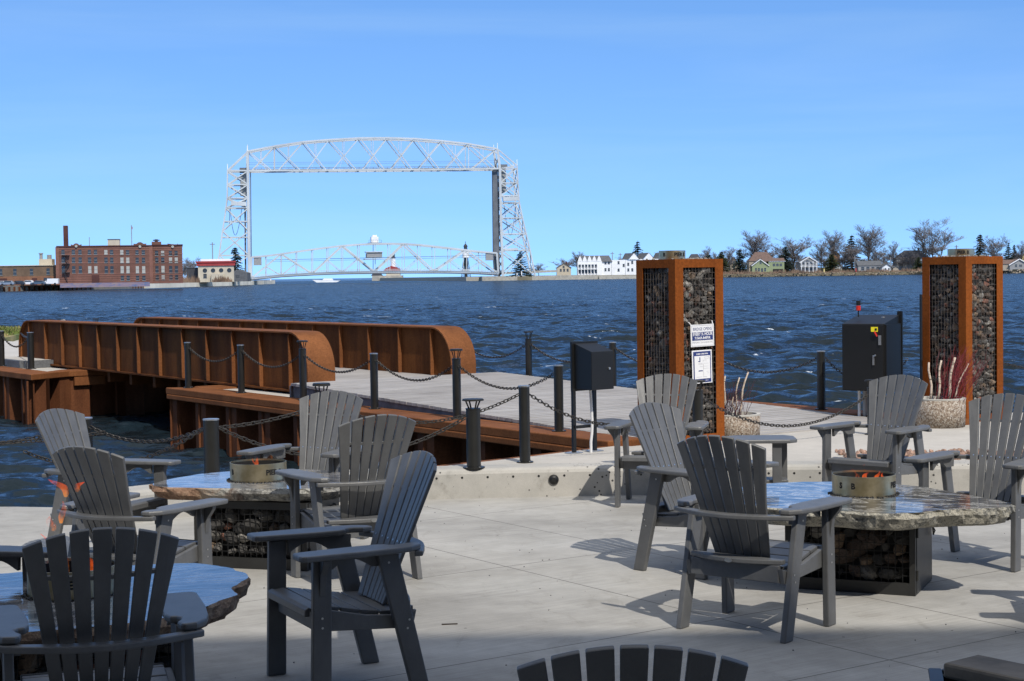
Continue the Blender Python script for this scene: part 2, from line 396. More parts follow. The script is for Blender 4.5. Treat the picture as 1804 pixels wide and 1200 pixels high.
# ---- water
def mk_water():
    t = NT('harbour_water')
    t.set(Base_Color=(.004,.013,.03), Roughness=.18, IOR=1.20)
    g = t.n('NewGeometry')
    def wav(scale, loc, sx, det=4):
        mp = t.n('Mapping'); t.l(g, 'Position', mp, 0); mp.inputs['Scale'].default_value = (sx, 1, 1); mp.inputs['Location'].default_value = loc
        mp.inputs['Rotation'].default_value = (0,0,R(-8)); return t.noise(mp, scale, det, .62, .3)
    # wave facets: slopes added straight to the surface normal at three sizes
    acc = None
    for sc_, lc, k in ((.45,(3,0,0),.75), (2.2,(0,9,0),.95), (9.0,(0,0,4),.7)):
        nn = wav(sc_, lc, .5, 3); v1 = t.n('VectorMath', operation='SUBTRACT'); t.l(nn, 1, v1, 0); v1.inputs[1].default_value = (.5,.5,.5)
        v2 = t.n('VectorMath', operation='MULTIPLY'); t.l(v1, 0, v2, 0); v2.inputs[1].default_value = (k*1.0,k*1.6,0)
        if acc is None: acc = v2
        else: v3 = t.n('VectorMath', operation='ADD'); t.l(acc, 0, v3, 0); t.l(v2, 0, v3, 1); acc = v3
    v4 = t.n('VectorMath', operation='ADD'); t.l(acc, 0, v4, 0); t.l(g, 'Normal', v4, 1)
    v5 = t.n('VectorMath', operation='NORMALIZE'); t.l(v4, 0, v5, 0); t.l(v5, 0, t.p, 'Normal')
    # foam flecks on the crests
    f1 = wav(1.1, (11,2,7), .38); f2 = wav(7, (1,1,1), .5)
    th = t.ramp(t.math('ADD', t.math('MULTIPLY', f1, .78), t.math('MULTIPLY', f2, .22)), 0, [(.652, (0,0,0)), (.672, (1,1,1))])
    em = t.n('BsdfDiffuse'); em.inputs[0].default_value = (.62,.68,.72,1)
    deep = t.n('BsdfDiffuse'); gl = t.n('BsdfGlossy'); gl.inputs['Color'].default_value = (.50,.56,.60,1); gl.inputs['Roughness'].default_value = .2; fr = t.n('Fresnel'); fr.inputs[0].default_value = 1.33
    for nd in (deep, gl, fr): t.l(v5, 0, nd, 'Normal')
    ms = t.n('MixShader'); t.l(fr, 0, ms, 0); t.l(deep, 0, ms, 1); t.l(gl, 0, ms, 2)
    mx = t.n('MixShader'); t.l(th, 0, mx, 0); t.l(ms, 0, mx, 1); t.l(em, 0, mx, 2); t.l(mx, 0, t.o, 0)
    # slow patches of wind: smoother, browner or bluer water
    w = wav(.035, (5,5,5), .35); r = t.ramp(w, 0, [(.38, (.008,.012,.014)), (.62, (.011,.021,.03))]); t.l(r, 0, deep, 0)
    return t.m
MT['water'] = mk_water()
def build_water():
    dy = []; d = 9.0
    while d < 1700: dy.append(d); d *= 1.0056 if d < 160 else 1.009
    dy = np.array(dy); na = 620
    ang = np.linspace(-math.radians(47), math.radians(47), na)
    D, A = np.meshgrid(dy, np.tan(ang), indexing='ij')
    X = D*A; Y = D.copy(); Z = np.zeros_like(X)
    step = np.gradient(dy)[:, None]
    rs = np.random.RandomState(5)
    for i in range(64):
        lam = 0.24*(9.0/.24)**(i/63.0)
        th = math.radians(90 + 12 + rs.normal()*34)
        k = 2*math.pi/lam; ph = rs.uniform(0, 6.28)
        amp = .0155*lam**.66 * (1.0 if lam < 1.5 else (1.5/lam)**.95)
        wgt = np.clip((lam/(step*2.2))-.6, 0, 1)
        q = k*(X*math.cos(th)+Y*math.sin(th))+ph
        Z += wgt*amp*(np.sin(q)+.22*np.sin(2*q+1.0))
    # sheltered water in the slip is calmer
    t_ = (X-P0.x)*E1.x+(Y-P0.y)*E1.y; w_ = (X-P0.x)*E2.x+(Y-P0.y)*E2.y
    calm = 1/(1+np.exp((w_-1.5)*1.2)); Z *= (1-.45*calm)
    Z += WZ
    v = np.stack([X, Y, Z], -1).reshape(-1, 3).astype(np.float32)
    nr = len(dy); idx = np.arange(nr*na).reshape(nr, na)
    q = np.stack([idx[:-1,:-1], idx[:-1,1:], idx[1:,1:], idx[1:,:-1]], -1).reshape(-1, 4)
    me = bpy.data.meshes.new('water'); me.vertices.add(len(v)); me.vertices.foreach_set('co', v.ravel())
    me.loops.add(q.size); me.loops.foreach_set('vertex_index', q.ravel().astype(np.int32))
    me.polygons.add(len(q)); me.polygons.foreach_set('loop_start', (np.arange(len(q))*4).astype(np.int32))
    me.polygons.foreach_set('use_smooth', np.ones(len(q), bool)); me.update(calc_edges=True)
    me.materials.append(MT['water']); o = bpy.data.objects.new('water', me); link(o); tag(o, kind='structure')
    # the open lake out to the horizon, and to the sides
    mb = MB(); n = 48
    ring = lambda r: [(r*math.sin(2*math.pi*i/n), r*math.cos(2*math.pi*i/n), WZ-.35) for i in range(n)]
    vs = []; rr = [5, 200, 1500, 4000, 14000]
    for r_ in rr: vs += ring(r_)
    mb.add(vs, [(j*n+i, (j+1)*n+i, (j+1)*n+(i+1)%n, j*n+(i+1)%n) for j in range(len(rr)-1) for i in range(n)])
    tag(mb.build('lake', MT['water']), kind='structure')
build_water()
# ---- footbridge abutments, sheet piles and caps
def sheet_pile(mb, a, b, z0, z1, nrm, period=1.08, depth=.30, phase=0):
    """corrugated steel wall from a to b (2-D), outer face towards nrm"""
    a = Vector(a); b = Vector(b); L = (b-a).length; d = (b-a)/L; nrm = Vector(nrm).normalized(); pts = []
    s = -phase*period
    while s < L+period:
        for q, o_ in ((0,0), (.34,0), (.46,-depth), (.88,-depth)): pts.append((s+q*period, o_))
        s += period
    pts = [p for p in pts if -.001 <= p[0] <= L+.001]
    pts = [(0, pts[0][1])] + pts + [(L, pts[-1][1])]
    vs = [(a.x+d.x*s+nrm.x*o_, a.y+d.y*s+nrm.y*o_, z) for z in (z0, z1) for s, o_ in pts]; n = len(pts)
    mb.add(vs, [(i, i+1, n+i+1, n+i) for i in range(n-1)])
    for i, (s, o_) in enumerate(pts[:-1]):           # interlock seams
        if i % 4 == 1: mb.beam((a.x+d.x*(s-.18*period)+nrm.x*(o_+.012), a.y+d.y*(s-.18*period)+nrm.y*(o_+.012), z0), (a.x+d.x*(s-.18*period)+nrm.x*(o_+.012), a.y+d.y*(s-.18*period)+nrm.y*(o_+.012), z1-.02), .03)
def pl(*a): return [tuple(TW(t, w)[:2]) for t, w in a]
nE2 = (-E2.x, -E2.y); nE1 = (-E1.x, -E1.y); pE1 = (E1.x, E1.y)
# near abutment (right side of the slip)
ab = thing('bridge_abutment', 'rusty sheet pile abutment carrying the wooden ramp at the right of the slip', 'abutment', TW(-4,0,0))
og = TW(-4,0,0)
m = MB(); m.poly(pl((-9.3,.24),(1.4,.24),(1.4,3.6),(-9.3,3.6)), -2.5, .27); m.build('concrete_deck', MT['terrace'], ab, org=og)
m = MB(); sheet_pile(m, TW(-9.85,-.31)[:2], TW(1.25,-.31)[:2], -2.4, .2, nE2, phase=.15)
sheet_pile(m, TW(-9.85,3.8)[:2], TW(-9.85,-.31)[:2], -2.4, .2, nE1); m.build('sheet_piles', MT['rust_pile'], ab, org=og)
m = MB(); m.poly(pl((-9.95,-.36),(1.3,-.36),(1.3,.12),(-9.62,.12)), .2, .3)
m.poly(pl((-9.6,.12),(1.35,.12),(1.35,.27),(-9.6,.27)), .2, .278)
m.poly(pl((-9.95,.12),(-9.3,.12),(-9.3,4.15),(-9.95,4.15)), .2, .296)
m.poly(pl((-9.62,3.7),(2.2,3.7),(2.2,4.15),(-9.62,4.15)), .2, .3)
m.poly(pl((-9.9,-.37),(1.28,-.37),(1.28,-.345),(-9.9,-.345)), .125, .199); m.build('steel_cap', MT['rust_cap'], ab, org=og, bevel=.012)
m = MB(); sheet_pile(m, TW(2.2,4.05)[:2], TW(-9.7,4.05)[:2], -2.4, .2, (E2.x,E2.y)); m.build('sheet_piles', MT['rust_pile'], ab, org=og)
# steel edging of the terrace where it meets the slip
m = MB(); pe = [(-.74,14.84),(.17,15.62),(1.0,16.44),tuple(TW(1.42,-.2)[:2])]
for a, b in zip(pe[:-1], pe[1:]): m.beam((a[0],a[1]+.06,.19), (b[0],b[1]+.06,.19), .1, .11)
tag(m.build('steel_edging', MT['rust_cap']), 'rusty steel edging along the terrace rim below the black control box', 'edging')
# far abutment (left side of the slip) with the raised path behind
ab2 = thing('bridge_abutment', 'rusty sheet pile abutment at the far left end of the footbridge', 'abutment', TW(-18,0,0)); og = TW(-18,0,0)
m = MB(); sheet_pile(m, TW(-60,-.67)[:2], TW(-15.35,-.67)[:2], -2.4, .2, nE2, phase=.3); sheet_pile(m, TW(-15.4,-.66)[:2], TW(-15.98,.25)[:2], -2.4, .2, (E1.x+.2,E1.y-.3), phase=.3)
sheet_pile(m, TW(-15.98,.25)[:2], TW(-15.98,4.1)[:2], -2.4, .2, pE1); m.build('sheet_piles', MT['rust_pile'], ab2, org=og)
m = MB(); m.poly(pl((-60,-.72),(-15.3,-.72),(-15.9,.2),(-15.9,4.2),(-16.2,4.2),(-16.5,.25),(-16.1,-.15),(-60,-.15)), .19, .3); m.build('steel_cap', MT['rust_cap'], ab2, org=og, bevel=.012)
MT['land_conc'] = MT['terrace']
m = MB(); m.poly(pl((-60,-.2),(-16.1,-.2),(-16.45,.3),(-16.45,4.1),(-27,4.3),(-36,7),(-43,8.5),(-52,3.5),(-60,3)), -2.5, .27); tag(m.build('landing', MT['terrace']), kind='structure')
MT['granite'] = simple('dark_granite', (.11,.115,.12), .6, 0, .3, 30, kind='Object')
m = MB(); m.poly(pl((-60,.1),(-18.1,.1),(-18.1,3.3),(-60,3.3)), .27, .42); tag(m.build('path', [MT['terrace']]), kind='structure')
m = MB(); m.beam(TW(-18.03,.05,.345), TW(-18.03,3.35,.345), .12, .15); m.beam(TW(-60,.03,.345), TW(-18.1,.03,.345), .12, .15); tag(m.build('granite_kerb', MT['granite']), 'dark granite kerb at the left end of the footbridge', 'kerb')
def mk_grass():
    t = NT('dry_grass'); t.set(Roughness=.9); co = t.wco(); n = t.noise(co, .5, 4); r = t.ramp(n, 0, [(.42, (.1,.13,.02)), (.58, (.3,.24,.1))]); t.col(r); return t.m
MT['grass'] = mk_grass()
rnd = random.Random(8); m = MB()
m.poly([(-24,42),(-13.6,42.5),(-15.2,52),(-16.5,57),(-24,58)], .27, .43)
for i in range(5200):
    x = rnd.uniform(-21,-13.4); y = rnd.uniform(42.3,56)
    if x > -13.6-(y-42)*.17: continue
    a = rnd.uniform(0,6.28); h = rnd.uniform(.04,.13); dx = .05*math.cos(a); dy_ = .05*math.sin(a)
    m.add([(x-dx,y-dy_,.43),(x+dx,y+dy_,.43),(x+rnd.uniform(-.06,.06),y+rnd.uniform(-.06,.06),.43+h)], [(0,1,2)])
tag(m.build('grass', MT['grass']), 'strip of dry and green grass at the far left bank', 'grass', kind='stuff')
MT['riprap'] = simple('riprap_stone', (.2,.19,.18), .85, 0, .45, 6, .3, 30)
rk = None
ORD = ('leftmost','second','third','fourth','fifth','sixth','seventh','eighth','ninth','rightmost')
for i in range(10):
    x = -14.6-i*.62 + rnd.uniform(-.15,.15); y = 57.4+rnd.uniform(-.5,.6)
    m = MB(); add_rock(m, (0,0,.1), rnd.uniform(.22,.42), rnd)
    tag(m.build('boulder', MT['riprap'], loc=(x,y,.25)), '%s grey boulder of the row along the far left shore' % ORD[9-i], 'boulder', 'boulders along the left shore')
# ---- wooden ramp
def mk_deck():
    t = NT('weathered_deck_boards'); t.set(Roughness=.8)
    c = t.wco((1,1,1), (0,0,-E1A)); mp = t.n('Mapping'); t.l(c, 0, mp, 0); mp.inputs['Scale'].default_value = (16, .8, 1)
    n = t.noise(mp, 1.5, 5, .7); r = t.ramp(n, 0, [(.28, (.2,.19,.185)), (.5, (.34,.325,.31)), (.72, (.46,.44,.42))])
    n2 = t.noise(t.wco(), .8, 4); r2 = t.ramp(n2, 0, [(.35, (.86,.84,.82)), (.65, (1.1,1.1,1.1))]); m = t.mix(r, 0, r2, 0, .8, mode='MULTIPLY')
    t.col(m, 2); t.bump(n, 0, .4, .004); return t.m
MT['deck'] = mk_deck()
MT['deckside'] = simple('grey_timber_fascia', (.15,.15,.155), .85, 0, .4, 5)
dk = thing('wooden_ramp', 'grey weathered plank ramp sloping down from the rusty footbridge', 'ramp', TW(-3,1.8,.3)); og = TW(-3,1.8,.3)
m = MB(); t = -6.62; rnd = random.Random(4)
zt = lambda t: .50 + (t+6.62)/(1.5+6.62)*(.268-.50)
while t < 1.45:
    w_ = .138; a = TW(t+w_/2, .13+rnd.uniform(0,.006), zt(t+w_/2)-.02+rnd.uniform(-.0015,.0015)); b = TW(t+w_/2, 3.66, zt(t+w_/2)-.02)
    m.beam(a, b, w_-.007, .036, up=(0,0,1)); t += w_
m.build('planks', MT['deck'], dk, org=og)
m = MB()
for w_ in (.16, 3.62):
    m.prism([(-6.6,.275),(1.3,.275),(1.3,zt(1.3)-.04),(-6.6,zt(-6.6)-.04)], lambda u, v, q: TW(u, w_+q, v), 0, .05)
m.prism([(.13,.275),(3.66,.275),(3.66,.46),(.13,.46)], lambda u, v, q: TW(-6.66+q, u, v), 0, .05)
m.build('fascia', MT['deckside'], dk, org=og)
# ---- the building behind the viewer whose shadow lies across the near patio
MT['silo'] = simple('painted_masonry', (.1,.095,.09), .85, 0, .2, .4)
MT['winglass'] = NT('dark_window_glass').m
nt = MT['winglass'].node_tree.nodes['Principled BSDF']; nt.inputs['Base Color'].default_value = (.02,.025,.03,1); nt.inputs['Roughness'].default_value = .08
bt = thing('building', 'masonry building behind the patio that shades its near part', 'building', (0,-10,0))
SHY = 9.0; BY = -3.5; BH = (SHY-BY)*SUNV.z/(-SUNV.y)
m = MB(); m.b2((-45,-20,0), (45,BY,BH)); m.build('wall', MT['silo'], bt, org=(0,-10,0))
m = MB(); m.b2((-45.05,-20,BH), (45.05,BY-.02,BH+.004)); m.build('roof', MT['granite'], bt, org=(0,-10,0))
for i in range(12):
    m = MB(); m.b2((-33+i*6,BY-.02,1), (-30+i*6,BY+.04,2.7)); f = m.build('window', MT['black'], bt, org=(0,-10,0))
    m = MB(); m.b2((-32.9+i*6,BY+.03,1.1), (-30.1+i*6,BY+.05,2.6)); m.build('pane', MT['winglass'], f, org=(0,0,0)); f.children[0].location = (0,10,0)
# ================================================================== far shore
MT['bridge'] = simple('silver_grey_bridge_paint', (.5,.53,.53), .45, 0, .15, .08)
MT['bridge_dark'] = simple('dark_grey_bridge_steel', (.13,.14,.15), .6, .1, .3, .2)
MT['counter'] = simple('counterweight_concrete', (.3,.31,.3), .8, 0, .2, .3)
MT['asph'] = simple('asphalt', (.17,.165,.15), .9, 0, .2, 1)
MT['land'] = simple('shore_ground', (.17,.15,.1), .95, 0, .4, .05, kind='Object')
MT['redroof'] = simple('red_roof', (.3,.03,.03), .7, 0, .2, .4)
MT['white'] = simple('white_paint', (.78,.78,.76), .6, 0, .08, .4)
MT['cream'] = simple('cream_siding', (.5,.44,.33), .7, 0, .1, .4)
MT['wing'] = simple('window_glass_far', (.035,.045,.055), .12, 0, .3, .4)
MT['blind'] = simple('pale_window_blind', (.36,.36,.32), .6, 0, .1, .4)
MT['roofgrey'] = simple('grey_shingles', (.1,.105,.11), .85, 0, .2, 1)
MT['roofdark'] = simple('dark_shingles', (.05,.052,.06), .85, 0, .2, 1)
MT['roofbrown'] = simple('brown_shingles', (.14,.09,.07), .85, 0, .2, 1)
MT['green'] = simple('sage_green_siding', (.25,.29,.15), .75, 0, .1, 1)
MT['orange'] = simple('orange_siding', (.5,.25,.09), .75, 0, .1, 1)
MT['grey'] = simple('grey_siding', (.27,.27,.26), .75, 0, .12, 1)
MT['tan'] = simple('tan_siding', (.36,.3,.22), .75, 0, .12, 1)
MT['yellow'] = simple('yellow_siding', (.6,.48,.2), .75, 0, .1, 1)
def mk_brick(name, a, b, bands=None, bs=1.0):
    t = NT(name); t.set(Roughness=.9); co = t.co('Object'); br = t.n('TexBrick')
    c2 = t.n('Mapping'); t.l(co, 0, c2, 0); c2.inputs['Rotation'].default_value = (R(90),0,0); t.l(c2, 0, br, 'Vector')
    br.inputs['Color1'].default_value = (*a,1); br.inputs['Color2'].default_value = (*b,1); br.inputs['Mortar'].default_value = (a[0]*1.1,a[1]*1.25,a[2]*1.3,1)
    br.inputs['Scale'].default_value = 1.6*bs; br.inputs['Mortar Size'].default_value = .02
    n = t.noise(co, .35, 5, .6); r = t.ramp(n, 0, [(.35, (.8,.78,.76)), (.65, (1.15,1.12,1.1))]); m = t.mix(br, 0, r, 0, .9, mode='MULTIPLY'); t.col(m, 2); return t.m
MT['brick'] = mk_brick('dark_red_brick', (.13,.058,.042), (.17,.08,.055))
MT['brickband'] = mk_brick('pink_brick_band', (.19,.085,.062), (.22,.1,.07))
MT['brickbrown'] = mk_brick('brown_brick', (.13,.085,.055), (.17,.11,.065))
MT['brickorange'] = mk_brick('orange_brick', (.2,.09,.05), (.25,.12,.06))
MT['chimney'] = mk_brick('chimney_brick', (.07,.025,.02), (.09,.033,.026))
# land
def poly_land(name, pts, z, mat=None):
    m = MB(); m.poly(pts, -3, z); return tag(m.build(name, mat or MT['land']), kind='structure')
poly_land('left_shore', [(-330,470),(-156,486.6),(-131,540),(-126,566),(-119,690),(-127,880),(-131,886),(-190,886),(-300,700)], 1.15, MT['asph'])
poly_land('right_shore', [(-14,857),(8,858),(30,862),(62,868),(62,871),(119,874),(165,882),(212,879),(256,826),(330,740),(420,700),(700,900),(500,1000),(-12,960),(-17,880)], 1.45)
# sheet pile quay and pale canal wall at the left
m = MB(); sheet_pile(m, (-330,469.5), (-156,486.2), -2, .75, (0,-1), period=2.2, depth=.6); sheet_pile(m, (-156,486.2), (-131.5,539), -2, .75, (.9,-.4), period=2.2, depth=.6); sheet_pile(m, (-131.5,539), (-126,565), -2, .75, (.98,-.2), period=2.2, depth=.6)
tag(m.build('quay', MT['rust_pile']), 'dark sheet pile quay below the brick buildings', 'quay')
m = MB(); m.poly([(-126.2,565.4),(-125.4,565),(-118.2,690),(-126.1,880),(-130.3,887),(-131,886),(-127,880),(-119,690)], -3, 1.35)
tag(m.build('canal_wall', simple('pale_quay_concrete', (.78,.72,.58), .9, 0, .2, .1)), 'pale concrete canal wall under the left bridge tower', 'canal wall')
m = MB(); m.poly([(-16.5,880),(-15,856),(30,860.4),(46,864),(46,865),(30,862),(-14,857.3),(-15.5,880)], -3, 1.75); m.poly([(46,862.5),(66,866),(66,868),(46,866)], -3, 1.2)
tag(m.build('canal_wall', MT['conc_far']), 'grey concrete canal wall under the right bridge tower', 'canal wall')
m = MB(); m.poly([(-15,880),(-96,1300),(-104,1300),(-24,880)], -3, 1.6); tag(m.build('breakwater', MT['conc_far']), 'long low concrete breakwater running out to the red roofed light', 'breakwater')
m = MB()
rnd = random.Random(21)
sh = [(66,867.5),(119,872.5),(165,880.5),(212,877.5),(256,824.5),(330,738.5)]
for a, b in zip(sh[:-1], sh[1:]):
    a = Vector(a); b = Vector(b); n = int((b-a).length/.62)
    for i in range(n):
        p = a+(b-a)*(i/n); add_rock(m, (p.x+rnd.uniform(-.3,.3), p.y+rnd.uniform(-1.2,.9), rnd.uniform(-.5,1.1)), rnd.uniform(.35,.85), rnd, True)
MT['bank'] = simple('stony_bank', (.24,.2,.15), .95, 0, .5, .25)
tag(m.build('stony_bank', MT['bank']), 'stony bank along the far right shore', 'bank', kind='stuff')
# ---- lift bridge
BA = Vector((-125.3, 780, 0)); BB = Vector((-5.0, 801, 0)); BD = (BB-BA).normalized(); BN = Vector((-BD.y, BD.x, 0))
def BP(px, py, back=0.0):
    d = ray(px, py); o = Vector((0,0,H)); n = BN; t = (BA-o).dot(n)/d.dot(n); return o + d*t + BN*back
bo = Vector((-65,790,0))
br = thing('lift_bridge', 'silver grey steel vertical lift bridge spanning the canal', 'bridge', bo)
DEP = 11.0
TS = [0.0, DEP]
def legs(m, pts, w):
    for dpt in TS:
        for a, b in zip(pts[:-1], pts[1:]): m.beam(BP(*a, dpt), BP(*b, dpt), w)
def seg(m, a, b, w, d=None):
    for dpt in (TS if d is None else d): m.beam(BP(*a, dpt), BP(*b, dpt), w)
def cross(m, a, w):                                    # strut between the two planes
    m.beam(BP(*a, 0), BP(*a, DEP), w)
def interp(pts, y):
    for a, b in zip(pts[:-1], pts[1:]):
        if min(a[1], b[1]) <= y <= max(a[1], b[1]): return (a[0]+(b[0]-a[0])*(y-a[1])/(b[1]-a[1]), y)
    return pts[-1]
def tower(name, inner, outer, ys, xs, ctr, cy):
    m = MB(); legs(m, inner, 1.15); legs(m, outer, .62)
    tw = m.build(name, MT['bridge'], br, org=bo)
    m = MB()
    for y in ys:
        a = interp(inner, y); b = interp(outer, y); seg(m, a, b, .5); cross(m, b, .35); cross(m, a, .4)
    for y0, y1 in xs:
        a0 = interp(inner, y0); b0 = interp(outer, y0); a1 = interp(inner, y1); b1 = interp(outer, y1)
        seg(m, a0, b1, .5); seg(m, b0, a1, .5)
        m.beam(BP(*b0, 0), BP(*b1, DEP), .36); m.beam(BP(*b0, DEP), BP(*b1, 0), .36)
    m.build('bracing', MT['bridge'], tw)
    m = MB()                                           # lacing between the two inner columns, ladder and cables
    y = 262
    while y < 480:
        a = interp(inner, y); b = interp(inner, y+14); m.beam(BP(*a, 0), BP(*b, DEP), .3); m.beam(BP(*a, DEP), BP(*b, 0), .3); y += 14
    m.build('column_lacing', MT['bridge_dark'], tw)
    m = MB(); cx0, cx1 = ctr
    a = BP(cx0, cy[0], 2); b = BP(cx1, cy[1], 2)
    m.box((a+b)/2+BN*3.5, ((b-a).length*.0+abs((b-a).dot(BD)), 7, abs(a.z-b.z)), rz=math.atan2(BD.y, BD.x)); m.build('counterweight', MT['counter'], tw)
    m = MB(); a = BP(cx0, cy[0]-3, 1); b = BP(cx1, cy[0]-11, 1)
    m.box((a+b)/2+BN*4, (3.4, 8, 2.0), rz=math.atan2(BD.y, BD.x)); m.build('sheave_housing', MT['bridge_dark'], tw)
    m = MB()
    for dpt in TS:
        for p in (outer[0], inner[0]): m.beam(BP(p[0], p[1], dpt), BP(p[0]-.2, p[1]-11, dpt), .28)
    m.build('mast', MT['white'], tw)
    return tw
innerL = [(436.3,266),(437.2,330),(438.4,400),(439.6,494)]
outerL = [(401,300),(400.3,349),(397.5,372),(392,407),(386,450),(378,493)]
t1 = tower('tower', innerL, outerL, [301,325,349,366,390,418,450], [(301,325),(325,349),(349,366),(366,407),(407,450),(450,493)], (423,434.5), (306,344))
innerR = [(876.5,263),(881,300),(882.5,380),(886,487)]
outerR = [(911,292),(914.7,356),(923,395),(931,428),(943.5,487)]
t2 = tower('tower', innerR, outerR, [296.5,322,345,357,384,412,441], [(296.5,322),(322,345),(357,384),(384,412),(412,441),(441,486)], (884,893), (300,338))
m = MB(); seg(m, (874.5,298), (877,486), 2.4, [3.0]); m.build('guide_column', MT['bridge_dark'], t2)
m = MB(); seg(m, (431.5,306), (433,494), .7, [3.0]); m.build('guide_column', MT['bridge_dark'], t1)
m = MB()
for px in (407.0,):
    seg(m, (px,358.5), (px+27,359.5), 1.9, [0.0])
m.build('maintenance_deck', MT['bridge'], t1)
m = MB(); seg(m, (886,351), (913,350), 1.9, [0.0]); seg(m, (888,440), (912,439), 1.1, [0.0]); m.build('maintenance_deck', MT['bridge'], t2)
# hanging loop cables inside the towers
for tw_, cx, x2 in ((t1, 428, 404), (t2, 890, 912)):
    m = MB(); pts = []
    for i in range(15):
        s = i/14; x = cx+(x2-cx)*(s**.8); y = 352+62*math.sin(math.pi*min(1, s*1.05))**.7 if s < .97 else 395
        pts.append(BP(x, y, 5))
    m.tube(pts, .13, 5); m.build('cable', MT['bridge_dark'], tw_, org=None)
for tw_ in (t1, t2):
    for ch in tw_.children_recursive: 
        ch.data.transform(Matrix.Translation(-bo))
# top truss
topc = [(436.5,266.5),(484,257.5),(534,250),(579.5,246.3),(632.7,243.3),(682.6,243.0),(730.8,244.5),(779,248.3),(825.6,253.5),(876.5,262.5)]
botc = [(437,300.8),(484,300.4),(534,300),(579.5,299.7),(632.7,299.4),(682.6,299),(730.8,298.6),(779,298.3),(825.6,297.8),(878,297)]
m = MB(); legs(m, topc, .78); legs(m, botc, .8); seg(m, (401,300), (437,300.8), .6); seg(m, (401,300), (436.3,267), .55); seg(m, (911,292), (877,263), .55); seg(m, (911,292), (878,297), .5)
tt = m.build('top_truss', MT['bridge'], br, org=bo)
m = MB()
for i in range(9):
    a, b, c, d = topc[i], topc[i+1], botc[i], botc[i+1]
    lb = .42
    seg(m, (a[0]+1,a[1]), (d[0]-5,d[1]), lb); seg(m, b, (c[0]+6,c[1]), lb)
    mid = ((a[0]+b[0])/2, (a[1]+b[1])/2); seg(m, mid, ((a[0]+b[0])/2, (mid[1]+c[1])/2), .24); 
    seg(m, (mid[0], (mid[1]+c[1])/2), (mid[0]-9, c[1]), .14, [0]); seg(m, (mid[0], (mid[1]+c[1])/2), (mid[0]+9, c[1]), .14, [0])
    cross(m, b, .3); cross(m, d, .3); m.beam(BP(*a,0), BP(*b,DEP), .22); m.beam(BP(*a,DEP), BP(*b,0), .22); m.beam(BP(*c,0), BP(*d,DEP), .25)
    if i in (0, 8): seg(m, b if i == 0 else a, d if i == 0 else c, .38)
m.build('web_members', MT['bridge'], tt)
m = MB()
for i in range(9):
    c, d = botc[i], botc[i+1]; seg(m, (c[0],c[1]-4.6), (d[0],d[1]-4.6), .2); seg(m, (c[0],c[1]-11), (d[0],d[1]-11), .1, [0]); seg(m, (c[0],c[1]-14), (d[0],d[1]-14), .1, [0])
    seg(m, (c[0],c[1]+.7), (d[0],d[1]+.7), .28)
    for k in range(4): x = c[0]+(d[0]-c[0])*k/4; seg(m, (x,c[1]), (x,c[1]-4.6), .14, [0])
m.build('walkway', MT['bridge_dark'], tt)
# lift span
ltop = [(443,453),(469,451),(496,447.5),(523,443.5),(551,439.5),(578,436),(604,433),(633,430.8),(661,429.5),(687,429.2),(712.5,429.6),(740,431.5),(766,434.3),(794,437.3),(822,440.8),(849,443.8),(875.5,446)]
lbot = [(442.5,490.5),(469,488),(496,485.5),(523,483.7),(551,482.2),(578,481),(604,480.3),(633,479.7),(661,479.3),(687,479),(712.5,478.8),(740,478.6),(766,478.6),(794,478.8),(822,479.3),(849,480.2),(878,481.8)]
m = MB()
for i in range(16):
    a = BP(*lbot[i], 0); b = BP(*lbot[i+1], 0)
    m.add([a+BN*-.3+Vector((0,0,.2)), b+BN*-.3+Vector((0,0,.2)), b+BN*(DEP+.3)+Vector((0,0,.2)), a+BN*(DEP+.3)+Vector((0,0,.2)), a+BN*-.3+Vector((0,0,-.9)), b+BN*-.3+Vector((0,0,-.9)), b+BN*(DEP+.3)+Vector((0,0,-.9)), a+BN*(DEP+.3)+Vector((0,0,-.9))], [(0,1,2,3),(4,7,6,5),(0,4,5,1),(3,2,6,7)])
ls = m.build('lift_span', MT['bridge_dark'], br, org=bo)
for dpt in TS:
    m = MB()
    for q_ in (ltop, lbot):
        for a, b in zip(q_[:-1], q_[1:]): m.beam(BP(*a, dpt), BP(*b, dpt), .8 if q_ is ltop else .95)
    seg(m, ltop[0], lbot[0], .9, [dpt]); seg(m, ltop[-1], lbot[-1], .9, [dpt]); m.build('truss_chords', MT['bridge'], ls)
m = MB()
for i in range(1, 16): seg(m, ltop[i], lbot[i], .3)
for i, j in ((2,0),(2,4),(6,4),(6,8),(10,8),(10,12),(14,12),(14,16)): seg(m, ltop[i], lbot[j], .62)
for i in (1,3,5,7,9,11,13,15):
    a = ((ltop[i][0]), (ltop[i][1]+lbot[i][1])/2)
    for j in (-1, 1):
        if (i+j)//1 in (0,4,8,12,16): continue
        seg(m, a, lbot[i+j], .3)
for i in range(1, 16): cross(m, ltop[i], .35)
m.build('web_members', MT['bridge'], ls)
m = MB()
for i in range(16): seg(m, (lbot[i][0],lbot[i][1]-4.5), (lbot[i+1][0],lbot[i+1][1]-4.5), .22, [-1.0]); seg(m, (lbot[i][0],lbot[i][1]-2.4), (lbot[i+1][0],lbot[i+1][1]-2.4), .15, [-1.0])
for i in range(110): 
    x = 444+i*3.95; y = interp([(q[1], q[0]) for q in lbot], x)[0]; seg(m, (x,y), (x,y-4.5), .1, [-1.0])
m.build('railing', MT['bridge'], ls)
for i in range(2, 14):
    pass
m = MB(); seg(m, (470,458), (872,449.5), .22, [5.5]); seg(m, (470,461), (872,452.5), .12, [5.5]); m.build('catwalk', MT['bridge_dark'], ls)
for ch in ls.children:
    if ch.name.split('.')[0] != 'roadway': ch.data.transform(Matrix.Translation(-bo))
for ch in tt.children: ch.data.transform(Matrix.Translation(-bo))
